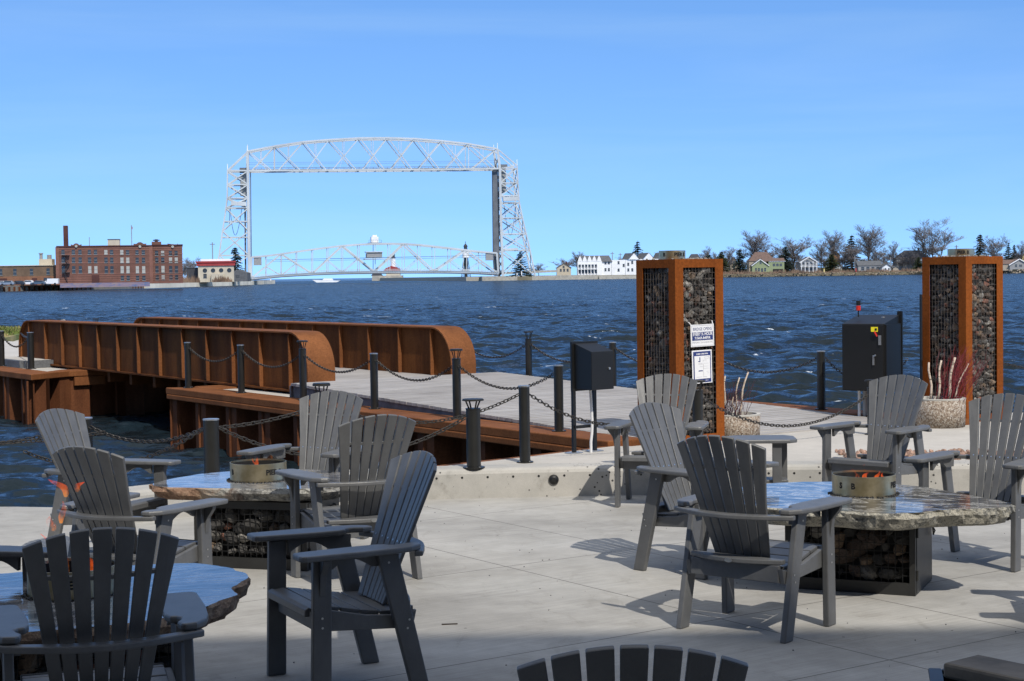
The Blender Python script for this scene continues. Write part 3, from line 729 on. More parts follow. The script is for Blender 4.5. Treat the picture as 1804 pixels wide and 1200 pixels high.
# operator's house on the span
def bbox(px0, px1, py0, py1, back, depth):
    a = BP(px0, py1, back); b = BP(px1, py1, back); c = BP(px0, py0, back)
    ctr = (a+b)/2+BN*depth/2; ctr.z = (a.z+c.z)/2; return ctr, ((b-a).length, depth, c.z-a.z)
BR = math.atan2(BD.y, BD.x)
c, d = bbox(645,674,443,457,-1.5,7); oh = thing('x', 'x', 'x', c); bpy.data.objects.remove(oh)
m = MB(); m.box(c, (d[0]*.93, d[1]*.93, d[2]*.55), rz=BR); hs_ = m.build('operator_house', MT['grey'], br, org=bo)
m = MB(); m.box(c+Vector((0,0,d[2]*.42)), (d[0]*1.05, d[1]*1.05, d[2]*.12), rz=BR); m.box(c-Vector((0,0,d[2]*.46)), (d[0]*1.2, d[1]*1.2, d[2]*.1), rz=BR); m.build('house_roof', MT['bridge'], hs_, org=bo)
m = MB(); m.box(c+Vector((0,0,d[2]*.32)), (d[0]*.95, d[1]*.95, d[2]*.2), rz=BR); m.build('window_band', MT['wing'], hs_, org=bo)
c, d = bbox(655,667.5,417,428,2,5); m = MB(); m.box(c, d, rz=BR); m.box(c+Vector((0,0,d[2]*.6)), (d[0]*.6, d[1]*.6, d[2]*.35), rz=BR); m.build('machinery_cabin', MT['white'], br, org=bo)
c, d = bbox(650,672,427.5,429.5,0,9); m = MB(); m.box(c, d, rz=BR); 
for q in (650,657,665,672): m.beam(BP(q,429,0), BP(q,423,0), .12)
seg(m, (650,423), (672,423), .12, [0]); m.build('cabin_platform', MT['bridge_dark'], br, org=bo)
for x0, x1, y0, y1 in ((447,461,454,467.5), (856,869,446,459)):
    c, d = bbox(x0,x1,y0,y1,0,1.2); m = MB(); m.box(c, d, rz=BR); m.build('portal_panel', MT['grey'], br, org=bo)
m = MB(); seg(m, (441.5,303), (443,453), .35, [2,4]); seg(m, (869.5,300), (871,446), .35, [2,4]); m.build('lift_cables', MT['bridge_dark'], br, org=bo)
m = MB()
for px in (470,494,830,858,): pass
for px, y0, y1 in ((477,489,495),(868,481,486),(911,481,486),(919,478,486)): seg(m, (px,y0), (px,y1), .5, [0])
m.build('fender_posts', MT['white'], br, org=bo)
# approach decks behind the towers
m = MB(); a = BP(380,483,4); b = BP(441,489,4); m.beam(a, b, 9, 1.0); a = BP(884,481.5,4); b = BP(985,477.5,14); m.beam(a, b, 9, 1.0); m.build('approach_deck', MT['conc_far'], br, org=bo)
# ---- helpers for far buildings: everything in a local frame with +X along the facade, facing -Y
def facade_thing(name, label, cat, px0, px1, d, pyb, zb, group=None, rot=0):
    a = PD(px0, pyb, d); b = PD(px1, pyb, d); c = (a+b)/2
    t = thing(name, label, cat, (c.x, c.y, zb), rot, group); return t, (b-a).length, d
def mpp(d): return d/2900.0
def window(m, par, x, y, z, w, h, glass='wing', frame=None, fr=None):
    pass
WMESH = {}
def add_window(par, x, y, z, w, h, glass='wing', frame='bandless'):
    key = (round(w,1), round(h,1), glass)
    if key not in WMESH:
        m = MB(); m.b2((-w/2,-.08,-h/2), (w/2,.05,h/2)); o = m.build('window', MT[glass], par)
        m = MB(); m.b2((-w/2-.12,-.14,-h/2-.12), (w/2+.12,.02,-h/2)); m.b2((-w/2,-.12,-.04), (w/2,-.07,.06)); f = m.build('sill', MT['grey'], o)
        WMESH[key] = (o.data, f.data)
    else:
        o = bpy.data.objects.new('window', WMESH[key][0]); link(o, par); f = bpy.data.objects.new('sill', WMESH[key][1]); link(f, o)
    o.location = (x, y, z); return o
# brick block
k = mpp(497)
bz = 1.15
bt, L, _ = facade_thing('brick_building', 'five storey dark red brick building with a tall chimney and banded walls', 'building', 105, 265, 500, 501, bz, rot=.2)
L *= 1.005
hb_ = (501-435)*mpp(500)
m = MB(); m.b2((-L/2,0,0), (L/2,22,hb_)); m.build('wall', MT['brick'], bt)
W2 = 54*mpp(503)
m = MB(); m.b2((L/2+.01,1.6,0), (L/2+W2,22,hb_+.2)); m.build('wing_wall', MT['brick'], bt)
def bX(px): return (px-185)*mpp(500)
def bZ(py): return (501.0-(py+(bX_off)))*mpp(500)
bX_off = 0
def bz_(px, py): return (501-.0145*(px-185)*1.0-py)*mpp(500)
m = MB()
for zz, hh in ((bz_(185,437.5),.35),(bz_(185,441),.3),(bz_(185,449),.35),(bz_(185,463),.35),(bz_(185,482.5),.35),(bz_(185,486),.3),(bz_(185,490),.3),(bz_(185,494),.4),(bz_(185,497.5),.4),(.3,.5)):
    m.b2((-L/2-.06,-.06,zz-hh/2), (L/2+.06,0,zz+hh/2)); m.b2((L/2+.08,1.52,zz-hh/2), (L/2+W2+.06,1.6,zz+hh/2))
for px in (105,265):
    m.b2((bX(px)-.5,-.12,0), (bX(px)+.5,-.061,hb_))
m.build('brick_bands', MT['brickband'], bt)
m = MB(); m.b2((-L/2-.2,-.25,hb_), (L/2+.2,22,hb_+.35)); m.b2((L/2+.22,1.3,hb_+.2), (L/2+W2+.2,22,hb_+.5)); m.build('cornice', MT['redroof'] if False else MT['chimney'], bt)
m = MB()
for px, wpx, top, yy in ((137.5,18,429.5,-.3),(246.5,22,427,-.3),(303,18,430,1.25)):
    x = bX(px); w = wpx*mpp(500)/2; z0 = hb_+.3; z1 = bz_(px, top)
    m.prism([(x-w,z0),(x+w,z0),(x+w,z0+.5),(x+w*.6,z1-.5),(x+w*.2,z1),(x-w*.2,z1),(x-w*.6,z1-.5),(x-w,z0+.5)], lambda u, v, q: (u, yy+q, v), 0, 1)
m.build('pediment', MT['brick'], bt)
for px, yy in ((137.5,-.35),(246.5,-.35),(303,1.2)):
    disc_y((bX(px), yy, bz_(px,434.5)), Vector((0,-1)), .4, .1, 12).build('roundel', MT['blind'], bt)
m = MB(); m.b2((bX(114.3),5,hb_), (bX(121.6),8,bz_(118,397.5))); ch = m.build('chimney', MT['chimney'], bt)
m = MB(); m.b2((bX(190),6,hb_), (bX(210.5),12,bz_(200,422))); m.build('penthouse', MT['cream'], bt)
m = MB(); m.b2((bX(189.5),5.9,bz_(200,422)), (bX(211),12.1,bz_(200,420.8))); m.build('penthouse_roof', MT['roofdark'], bt)
m = MB(); m.b2((bX(266.5),3,hb_), (bX(283),9,bz_(274,425.5))); m.build('stair_tower', MT['brick'], bt)
m = MB(); m.cyl((bX(274.5),6,bz_(274,425.5)), .5, .8); m.cyl((bX(274.5),6,bz_(274,423.5)), 1.0, .3); m.build('roof_vent', MT['roofdark'], bt)
m = MB(); m.cyl((bX(232),4,hb_), .12, bz_(232,396)-hb_, 6); fp = m.build('flagpole', MT['grey'], bt)
m = MB(); m.prism([(bX(232),bz_(232,397)),(bX(232)+.35,bz_(232,400)),(bX(232)+.3,bz_(232,404)),(bX(232),bz_(232,402))], lambda u, v, q: (u, 4+q, v), 0, .08); m.build('flag', MT['redroof'], fp)
m = MB(); m.cyl((bX(159),4,hb_), .1, 3, 6); m.build('mast', MT['grey'], bt)
gl = {720:{430:'b'},767:{430:'b'},847:{292:'b'},970:{292:'b',355:'t',430:'b'},1015:{355:'t',430:'b'},1088:{430:'b'},1137:{430:'b'}}
for X in (518,597,648,720,767,847,891,970,1015,1088,1137):
    for Y, hh in ((292,1.35),(355,1.6),(430,2.1),(497,1.5)):
        if Y == 497 and X < 960: continue
        px = X/4.51; py = 380+Y/4.51; g = gl.get(X, {}).get(Y)
        add_window(bt, bX(px), 0, bz_(px, py), .95, hh, 'blind' if g else 'wing')
for X in (1240,1287,1348,1393):
    for Y, hh in ((297,1.35),(353,1.6),(427,2.1),(491,1.5)):
        px = X/4.51; py = 380+Y/4.51; add_window(bt, bX(px), 1.6, bz_(px, py), .95, hh, 'blind' if (X == 1287 and Y != 353) or (X > 1340 and Y == 353) else 'wing')
m = MB()                                               # fire escape
for zz in (3.6,6.2,8.8):
    m.b2((bX(113),-1.2,zz), (bX(126),-.1,zz+.12)); m.beam((bX(113),-1.2,zz+1), (bX(126),-1.2,zz+1), .08)
m.beam((bX(116),-.7,3.6), (bX(125),-.7,6.2), .35, .15); m.beam((bX(125),-.7,6.2), (bX(116),-.7,8.8), .35, .15); m.beam((bX(116),-.7,3.6), (bX(122),-.7,1.2), .35, .15)
m.build('fire_escape', MT['black'], bt)
m = MB(); m.b2((bX(163),-.3,0), (bX(175.5),-.07,2.8)); m.build('door', MT['chimney'], bt)
# low mural wall on the quay
m = MB(); m.beam((-134.3,505,.9), (-127.9,553,.9), .5, 1.5)
def mk_mural():
    t = NT('painted_quay_wall'); t.set(Roughness=.8); n = t.noise(t.co('Object', (.25,.25,.8)), 1.4, 3, .6, 1); r = t.ramp(n, 0, [(.35, (.1,.14,.25)), (.5, (.22,.17,.22)), (.65, (.26,.2,.2))]); t.col(r); return t.m
MT['mural'] = mk_mural()
m = MB(); a = PD(106,503.5,494); b = PD(264,501,499); m.beam((a.x,a.y,.95), (b.x,b.y,.95), .4, 1.3)
tag(m.build('mural_wall', MT['mural']), 'low painted wall in faded purple and blue on the quay', 'wall')
# brown warehouse
wt_, L, _ = facade_thing('warehouse', 'long low brown brick warehouse left of the dark red brick building', 'building', -60, 104, 500, 502, bz, rot=.1)
wX = lambda px: (px-22)*mpp(500)
m = MB(); m.b2((-L/2,.5,0), (L/2,25,5.9)); m.build('wall', MT['brickbrown'], wt_)
m = MB(); m.b2((-L/2,.32,0), (L/2,.495,2.7)); m.build('lower_wall', MT['brickorange'], wt_)
m = MB(); m.b2((-L/2-.1,.2,5.9), (L/2+.05,25,6.1)); m.build('parapet', MT['cream'], wt_)
for X in (-260,-120,8,118,247,376): add_window(wt_, wX(X/4.51), .5, 4.1, .95, 1.9, 'wing')
for X, w in ((22,2.6),(270,1.5),(370,2.2)):
    m = MB(); m.b2((wX(X/4.51)-w/2,.2,0), (wX(X/4.51)+w/2,.33,2.2)); m.build('loading_door', MT['chimney'] if X < 300 else MT['wing'], wt_)
m = MB(); m.b2((wX(60),8,6.1), (wX(83),13,8.0)); m.build('rooftop_plant', MT['cream'], wt_)
m = MB(); m.cyl((wX(63),9,8), .5, 1.6, 8); m.cyl((wX(77.5),9,8), .7, 1.3, 8); m.cyl((wX(63),9,9.6), .7, .3, 8); m.build('roof_vent', MT['grey'], wt_)
# vehicles on the quay
def car(name, label, px, d, L, Hh, mat, van=False):
    a = PD(px, 503.5, d); t = thing(name, label, 'van' if van else 'car', (a.x, a.y, bz), 0, 'vehicles parked on the quay')
    if van:
        pr_ = [(-L/2,.35),(L/2,.35),(L/2,Hh),(-.2*L,Hh),(-.2*L,Hh*.8),(-.28*L,Hh*.78),(-.36*L,.55*Hh),(-L/2,.48*Hh)]
    else: pr_ = [(-L/2,.3),(L/2,.3),(L/2,.62*Hh),(L*.42,.66*Hh),(L*.3,Hh),(-L*.15,Hh),(-L*.3,.66*Hh),(-L/2,.56*Hh)]
    m = MB(); m.prism(pr_, lambda u, v, q: (u, q, v), -.85, .85); m.build('body', mat, t, bevel=.05)
    gp = [(-.35*L+.2,.6*Hh),(-.21*L,.6*Hh),(-.21*L,.76*Hh),(-.27*L,.76*Hh)] if van else [(-L*.27,.68*Hh),(L*.36,.68*Hh),(L*.28,Hh*.95),(-L*.14,Hh*.95)]
    m = MB(); m.prism(gp, lambda u, v, q: (u, q, v), -.88, .88); m.build('window', MT['wing'], t)
    for s in (-.31, .31):
        disc_y((s*L,-.86,.33), Vector((0,-1)), .33, .1, 12).build('wheel', MT['black'], t)
MT['carw'] = simple('white_car_paint', (.75,.76,.77), .25, 0, .03, 1); MT['cars'] = simple('silver_car_paint', (.3,.34,.38), .3, .4, .05, 1)
MT['card'] = simple('dark_car_paint', (.03,.035,.05), .2, 0, .1, 1); MT['carb'] = simple('slate_blue_car_paint', (.09,.13,.18), .25, .2, .1, 1)
car('parked_car', 'white car at the far left end of the row on the quay', 1, 492, 3.9, 1.4, MT['carw'])
car('parked_car', 'silver car beside the white car at the far left of the quay', 13.5, 490, 4.2, 1.45, MT['cars'])
car('parked_car', 'dark car on the quay between the silver car and the small white car', 32, 493, 4.3, 1.4, MT['card'])
car('parked_car', 'small white car on the quay behind the bridge rail', 49.5, 494, 3.8, 1.5, MT['carw'])
car('parked_car', 'slate blue car parked next to the white delivery van', 68, 492, 4.4, 1.4, MT['carb'])
car('delivery_van', 'white delivery van parked at the left corner of the dark red brick building', 90, 493, 4.6, 1.9, MT['carw'], True)
# ---- building with the red cornice, dark shed
rb, L, _ = facade_thing('building', 'pale stone building with a deep red cornice behind the left bridge tower', 'building', 350, 412, 640, 497, 1.15, rot=.16)
hh = (497-463)*mpp(640)
m = MB(); m.b2((-L/2,0,0), (L/2,14,hh)); m.build('wall', MT['cream'], rb)
m = MB(); m.b2((-L/2-.5,-.5,hh-1.2), (L/2+.5,14,hh)); m.b2((-L/2-.8,-.8,hh), (L/2+.8,14,hh+.6)); m.build('cornice', MT['redroof'], rb)
m = MB(); m.b2((-L/2+1,1,hh+.6), (L/2-1,13,hh+1.4)); m.build('parapet', MT['white'], rb)
for i in range(4):
    m = MB(); x = -L/2+2.6+i*3.1; m.lathe([(0,0),(.85,0),(.85,.1),(0,.1)], n=14); o = m.build('arched_window', MT['wing'], rb); o.rotation_euler = (R(90),0,0); o.location = (x,-.02,hh-3.0)
for i in range(3): add_window(rb, -L/2+2.6+i*3.1, 0, 2.4, 1.3, 1.6)
m = MB(); m.b2((-L/2+5,-1.8,0), (-L/2+9.5,-.02,3.2)); m.build('porch', MT['cream'], rb)
sd_, L, _ = facade_thing('shed', 'windowless dark grey box shed left of the building with the red cornice', 'building', 329, 350, 650, 498, 1.15)
m = MB(); m.b2((-L/2,0,0), (L/2,8,5.6)); m.build('wall', MT['roofdark'], sd_); m = MB(); m.b2((-L/2-.2,-.2,5.6), (L/2+.2,8.2,5.8)); m.build('roof', MT['roofgrey'], sd_)
sd_, L, _ = facade_thing('shed', 'low dark grey shed behind the lattice of the left bridge tower', 'building', 402, 436, 700, 497, 1.15)
m = MB(); m.prism([(-L/2,0),(L/2,0),(L/2,3.6),(0,5),(-L/2,3.8)], lambda u, v, q: (u, q, v), 0, 9); m.build('wall', MT['roofgrey'], sd_); add_window(sd_, 0, 0, 2, 1.6, 1.0)
# ---- lighthouses
lh = thing('lighthouse', 'black skeleton lighthouse with a white lantern top at the right of the lift span', 'lighthouse', PD(821,490,1250)); lh.location.z = 1.5; kk = mpp(1250)
m = MB(); m.cyl((0,0,0), 1.3, 14.5, 10)
for a in range(4):
    x = 4.2*math.cos(a*math.pi/2+.6); y = 4.2*math.sin(a*math.pi/2+.6); m.beam((x,y,0), (x*.45,y*.45,14.5), .3)
    x2 = 4.2*math.cos((a+1)*math.pi/2+.6); y2 = 4.2*math.sin((a+1)*math.pi/2+.6); m.beam((x*.8,y*.8,5), (x2*.8,y2*.8,5), .2); m.beam((x,y,0), (x2*.75,y2*.75,6.5), .15); m.beam((x*.75,y*.75,6.5), (x2*.5,y2*.5,13), .15)
m.build('tower', MT['black'], lh)
m = MB(); m.cyl((0,0,14.5), 3.1, .5, 12); m.cyl((0,0,15), 2.5, 5.2, 12); m.cyl((0,0,20.2), 3.0, .4, 12); m.build('watch_room', MT['white'], lh)
m = MB(); m.cyl((0,0,20.6), 1.4, 2.4, 10); m.build('lantern', MT['wing'], lh); m = MB(); m.cyl((0,0,23), 1.9, 2.3, 10, r2=.15); m.cyl((0,0,25.3), .2, 1.6, 6); m.build('roof', MT['black'], lh)
lh = thing('lighthouse', 'white lighthouse with a red roofed keeper house on the breakwater end', 'lighthouse', PD(692,487,1300)); lh.location.z = 1.4
m = MB(); m.b2((-16,-5,-3), (8,6,2)); m.build('pier_base', MT['conc_far'], lh)
m = MB(); m.b2((-5,-4,2), (6,4,5)); m.build('keeper_house', MT['cream'], lh)
m = MB(); m.prism([(-8,5),(7,5),(5,8),(-1,9.5),(-5,8)], lambda u, v, q: (u, q, v), -4.5, 4.5); m.build('roof', MT['redroof'], lh)
m = MB(); m.cyl((.5,0,2), 2.2, 14, 12, r2=1.8); m.build('tower', MT['white'], lh); m = MB(); m.cyl((.5,0,16), 2.4, .4, 12); m.cyl((.5,0,16.4), 1.4, 2.2, 8); m.cyl((.5,0,18.6), 1.8, 1.3, 8, r2=.2); m.build('lantern', MT['roofdark'], lh)
m = MB(); m.prism([(-17,2),(-8,2),(-10,4.6),(-12.5,5.2),(-15,4.4)], lambda u, v, q: (u, q, v), -3, 3); m.build('dome', MT['roofdark'], lh)
bo_ = thing('boat', 'small white motorboat under the left part of the lift span', 'boat', PD(577,493.5,1000)); bo_.location.z = WZ+.1
m = MB(); m.prism([(-9,1.6),(7,.9),(8,1.2),(6,0),(-6.5,0)], lambda u, v, q: (u, q, v), -1.4, 1.4); m.build('hull', MT['white'], bo_); m = MB(); m.prism([(-3,1.4),(3.5,1.2),(2.8,2.3),(-2,2.4)], lambda u, v, q: (u, q, v), -1, 1); m.build('cabin', MT['white'], bo_)
# ---- houses on the right shore
def gable(m, x0, x1, y0, y1, z0, zp, over=.4):          # ridge along y, gable facing us
    xm = (x0+x1)/2; s = (zp-z0)/((x1-x0)/2)
    m.add([(x0-over,y0-over,z0-over*s),(xm,y0-over,zp),(xm,y1,zp),(x0-over,y1,z0-over*s),(x1+over,y0-over,z0-over*s),(x1+over,y1,z0-over*s),
           (x0-over,y0-over,z0-over*s+.25),(xm,y0-over,zp+.3),(xm,y1,zp+.3),(x0-over,y1,z0-over*s+.25),(x1+over,y0-over,z0-over*s+.25),(x1+over,y1,z0-over*s+.25)],
          [(0,1,2,3),(1,4,5,2),(6,9,8,7),(7,8,11,10),(0,6,7,1),(1,7,10,4),(3,2,8,9),(2,5,11,8),(0,3,9,6),(4,10,11,5)])
def sideroof(m, x0, x1, y0, y1, z0, zp, over=.4, hip=0):  # ridge along x, eave facing us
    ym = (y0+y1)/2
    vs = [(x0-over,y0-over,z0),(x1+over,y0-over,z0),(x1+over,y1,z0),(x0-over,y1,z0),(x0-over+hip,ym,zp),(x1+over-hip,ym,zp)]
    m.add(vs, [(0,1,5,4),(2,3,4,5),(0,4,3),(1,2,5),(0,3,2,1)])
def house(name, label, px0, px1, pye, pyp, d, wall, roof, style='gable', wins=(), depth=9, door=None, zb=1.4, garage=None, chim=False, group=None):
    t, L, _ = facade_thing(name, label, 'house', px0, px1, d, 480, zb)
    k = mpp(d); pxm = (px0+px1)/2; hz = 485.6-.0145*(pxm-902); Z = lambda py: H+(hz-py)*k-zb
    X = lambda px: (px-pxm)*k
    ze, zp = Z(pye), Z(pyp)
    m = MB()
    if style == 'gable':
        m.prism([(-L/2,-.5),(L/2,-.5),(L/2,ze),(0,zp),(-L/2,ze)], lambda u, v, q: (u, q, v), 0, depth)
    else: m.b2((-L/2,0,-.5), (L/2,depth,ze))
    m.build('wall', MT[wall], t); m = MB()
    if style == 'gable': gable(m, -L/2, L/2, 0, depth, ze, zp)
    else: sideroof(m, -L/2, L/2, 0, depth, ze, zp, hip=(L*.3 if style == 'hip' else 0))
    r = m.build('roof', MT[roof], t)
    if chim:
        m = MB(); m.b2((X(px0+(px1-px0)*.7)-.4,depth*.5,ze), (X(px0+(px1-px0)*.7)+.4,depth*.5+.8,zp+1.2)); m.build('chimney', MT['chimney'], r)
    for px, py, w, h in wins:
        add_window(t, X(px), 0, Z(py), w, h)
    if door:
        m = MB(); m.b2((X(door)-.5,-.08,-.4), (X(door)+.5,.02,1.8)); m.build('door', MT['roofdark'], t)
    if garage:
        m = MB(); m.b2((X(garage[0]),-.1,-.4), (X(garage[1]),.02,Z(garage[2]))); m.build('garage_door', MT['roofdark'], t)
    return t, X, Z, L
t, X, Z, L = house('cottage', 'small cream gabled cottage left of the white resort on the right shore', 981, 1006, 472, 464.5, 900, 'cream', 'roofgrey', wins=((988,476,1,1.4),(994,476,1,1.4),(1000,476,1,1.4),(993,470,1,1.2)), chim=True)
# white resort
rs_, L, _ = facade_thing('resort', 'long white resort building with a row of small gables and grey roofs', 'building', 1018, 1124, 880, 484, 1.4)
k = mpp(880); X = lambda px: (px-1071)*k; Z = lambda py: H+(483.2-py)*k-1.4
m = MB(); m.b2((X(1018),0,-.5), (X(1061),12,Z(460.5))); m.b2((X(1061)+.01,.8,-.5), (X(1078),12,Z(461))); m.b2((X(1078)+.01,.4,-.5), (X(1102),12,Z(458.5))); m.b2((X(1102)+.01,0,-.5), (X(1126),12,Z(459))); m.build('wall', MT['white'], rs_)
m = MB()
for i in range(5):
    x0 = X(1018+i*8.4); x1 = X(1018+(i+1)*8.4)
    m.prism([(x0,Z(460.5)),(x1,Z(460.5)),(x1-.5,Z(455)),((x0+x1)/2,Z(450)),(x0+.5,Z(455))], lambda u, v, q: (u, q, v), -.1, .35)
m.build('gablets', MT['white'], rs_)
m = MB(); sideroof(m, X(1020), X(1078), .4, 12, Z(461), Z(450), hip=1.5); m.build('roof', MT['roofgrey'], rs_)
for xa, xb, xp in ((1104,1127,1117),(1128,1153,1143),(1154,1180,1171)):
    m = MB(); x0, x1 = X(xp-9), X(xp+9); zt_ = Z(458 if xa < 1120 else 457.5)
    m.prism([(x0,zt_-.4 if xa > 1120 else zt_),(x1,zt_-.4 if xa > 1120 else zt_),(x1,zt_),(X(xp),Z(447)),(x0,zt_)], lambda u, v, q: (u, q, v), -.6, .2)
    if xa > 1120: m.b2((x0-3,-.2,-.5), (x1,10,zt_))
    m.build('gable_unit', MT['white'], rs_)
    m = MB(); m.add([(X(xp)+.1,-.7,Z(446.6)),(X(xp)-3.2*1.4,4,Z(446.8)),(x0-3.6,4,zt_),(x0-.3,-.7,zt_),(X(xp)+.1,-.4,Z(446.6)-.3),(x1+.3,-.7,zt_),(x1+.3,3,zt_),(X(xp)+1,4,Z(446.8))], [(0,1,2,3),(0,5,6,7)]); m.build('roof', MT['roofgrey'], rs_)
for i in range(6):
    for z in (2.2, 5.0):
        if z == 2.2 and i >= 5: pass
        m = MB(); x = X(1021.5+i*5.7); m.b2((x-.6,-.08,z-1.1), (x+.6,.03,z+.9)); m.build('balcony_door', MT['wing'], rs_)
m = MB(); m.b2((X(1018),-1.2,3.3), (X(1052),-.1,3.5)); 
for i in range(7): m.beam((X(1018.5+i*5.6),-1.1,-.4), (X(1018.5+i*5.6),-1.1,6.6), .25)
m.beam((X(1018),-1.1,4.4), (X(1052),-1.1,4.4), .15); m.build('balcony', MT['white'], rs_)
for px, py in ((1067,463),(1073,463),(1067,475),(1073,475),(1090,463),(1090,476),(1099,468),(1107,466),(1114,463),(1107,476),(1114,476)): add_window(rs_, X(px), .8 if px < 1078 else (.4 if px < 1102 else 0), Z(py), 1.0, 1.5)
house('house', 'small dark roofed house just right of the fire ring on the left gabion pillar', 1214, 1236, 459, 447.5, 930, 'white', 'roofdark', 'hip')
house('house', 'small beige gabled house between the dark conifer and the pillar', 1287, 1301, 466, 454, 905, 'tan', 'roofgrey', wins=((1293,462,1,1.3),(1293,471,1,1.3)))
house('house', 'house with a big reddish brown roof behind the green house', 1320, 1366, 460, 444, 915, 'tan', 'roofbrown', 'hip', chim=True)
t, X, Z, L = house('house', 'sage green house with a white trimmed gable and garage on the right shore', 1325, 1354, 468, 457.5, 880, 'green', 'roofgrey', wins=((1332,475,.9,1.6),(1337,475,.9,1.6),(1342.5,476,1,1.9),(1348,475,.9,1.6),(1340,463,1,1.2)), depth=7)
m = MB(); m.b2((X(1354)+.01,.5,-.5), (X(1382),8,Z(460.5))); m.build('extension_wall', MT['green'], t); m = MB(); sideroof(m, X(1345), X(1382), .5, 8, Z(460.8), Z(455)); m.build('extension_roof', MT['roofbrown'], t)
m = MB(); m.b2((X(1362),.3,-.4), (X(1380),.52,Z(474.5))); m.build('garage_opening', MT['dark'], t); m = MB(); m.b2((X(1355),.3,Z(461.8)), (X(1384),.55,Z(460.4))); m.beam((X(1324),-.45,Z(468.5)), (X(1339.5),-.45,Z(457.2)), .3, .35); m.beam((X(1339.5),-.45,Z(457.2)), (X(1355),-.45,Z(468.5)), .3, .35); m.build('white_trim', MT['white'], t)
for px in (1364,1370,1376): add_window(t, X(px), .5, Z(467), 1.3, 1.2)
t, X, Z, L = house('house', 'white timber house with open balconies between the bare trees', 1410, 1439, 462, 453.5, 885, 'grey', 'roofgrey', wins=((1417,466,1.2,1.6),(1424,466,1.6,1.8),(1432,466,1.2,1.6),(1420,474,1.4,1.6),(1430,474,1.4,1.6)))
m = MB(); m.beam((X(1408),-1.6,Z(462.8)), (X(1424.5),-1.6,Z(452.8)), .4, .4); m.beam((X(1424.5),-1.6,Z(452.8)), (X(1441),-1.6,Z(462.8)), .4, .4)
for px in (1411,1417.5,1424.5,1431.5,1438): m.beam((X(px),-1.6,-.4), (X(px),-1.6,Z(461)), .3)
m.b2((X(1410),-1.7,Z(470.5)), (X(1439),0,Z(469.8))); m.beam((X(1410),-1.65,Z(467.5)), (X(1439),-1.65,Z(467.5)), .2); m.build('balcony', MT['white'], t)
house('house', 'orange house peeking out between the bare trees', 1466, 1480, 450, 443.5, 940, 'orange', 'roofdark', wins=((1473,449,1,1),), zb=4)
house('cottage', 'little white cottage below the orange house', 1471, 1483, 472, 466, 900, 'white', 'roofgrey')
house('house', 'long low grey house with a metal roof beside the shore path', 1512, 1553, 468, 459.5, 885, 'grey', 'roofgrey', 'side', wins=((1520,473,1.6,1.6),(1529,473,1.6,1.6),(1538,473,1.6,1.6),(1546,473,1.6,1.6)))
house('cottage', 'small pale blue grey cottage right of the long low grey house', 1554, 1570, 471, 465.5, 880, 'white', 'roofgrey', wins=((1560,474,.8,1),(1566,474,.8,1)))
house('shed', 'tiny tan shed left of the dark hip roofed house', 1573, 1583, 472, 469.5, 880, 'tan', 'roofgrey')
t, X, Z, L = house('house', 'large house with a dark hip roof left of the right gabion pillar', 1580, 1640, 456, 441, 895, 'grey', 'roofdark', 'hip', wins=((1590,463,1.2,1.6),(1600,463,1.2,1.6),(1610,466,1.2,1.6),(1590,471,1.2,1.6)), chim=True)
m = MB(); m.b2((X(1614),-1.5,-.4), (X(1630),-.01,Z(456.5))); m.build('white_bay', MT['white'], t)
t, X, Z, L = house('cottage', 'cottage with a white edged gable right of the right gabion pillar', 1779, 1812, 466, 457, 830, 'grey', 'roofbrown', wins=((1790,468,1,1.2),(1798,468,1.4,1)))
m = MB(); m.b2((X(1762),1,-.5), (X(1779)-.01,9,Z(465))); m.build('side_wall', MT['tan'], t); m = MB(); sideroof(m, X(1762), X(1790), 1, 9, Z(465), Z(457.5)); m.build('side_roof', MT['roofbrown'], t)
m = MB(); m.beam((X(1777),-.5,Z(467)), (X(1795.5),-.5,Z(456.5)), .35, .4); m.beam((X(1795.5),-.5,Z(456.5)), (X(1814),-.5,Z(467)), .35, .4); m.build('white_trim', MT['white'], t)
house('house', 'pale yellow house at the far right edge of the shore', 1796, 1812, 456, 449, 900, 'yellow', 'roofgrey', zb=3)
# poles and posts on the shore
for px, y0, y1, d, lab in ((1685,432,470,900,'tall utility pole just left of the right gabion pillar'), (1506,451,479,880,'pale street pole left of the long low grey house'), (1569,453,477,880,'white pole beside the small pale blue grey cottage'), (1440,442,470,930,'utility pole behind the white timber house'), (1079,444,470,930,'utility pole behind the flat part of the white resort'), (1093,446,465,950,'second utility pole behind the white resort'), (375,427,470,720,'thin mast above the building with the red cornice')):
    a = PD(px, y1, d); b = PD(px, y0, d); t = thing('utility_pole', lab, 'pole', (a.x, a.y, 1.4)); m = MB(); m.cyl((0,0,0), .22, b.z-1.4, 6); m.build('pole', MT['grey'] if px != 1685 else MT['roofbrown'], t)
    m = MB(); m.b2((-1.1,-.1,b.z-1.4-1), (1.1,.1,b.z-1.4-.75)); m.build('crossarm', MT['roofbrown'], t)
for px, c_, lab in ((1508,'redroof','small red marker post on the shore below the pale street pole'), (1452,'yellow','small yellow board standing on the shore')):
    a = PD(px, 479, 872); t = thing('marker', lab, 'post', (a.x, a.y, 1.3)); m = MB(); m.b2((-.35,-.1,0), (.35,.1,1.9)); m.build('board', MT[c_], t); m = MB(); m.b2((-.1,.1,-.2), (.1,.2,1.5)); m.build('post', MT['grey'], t)
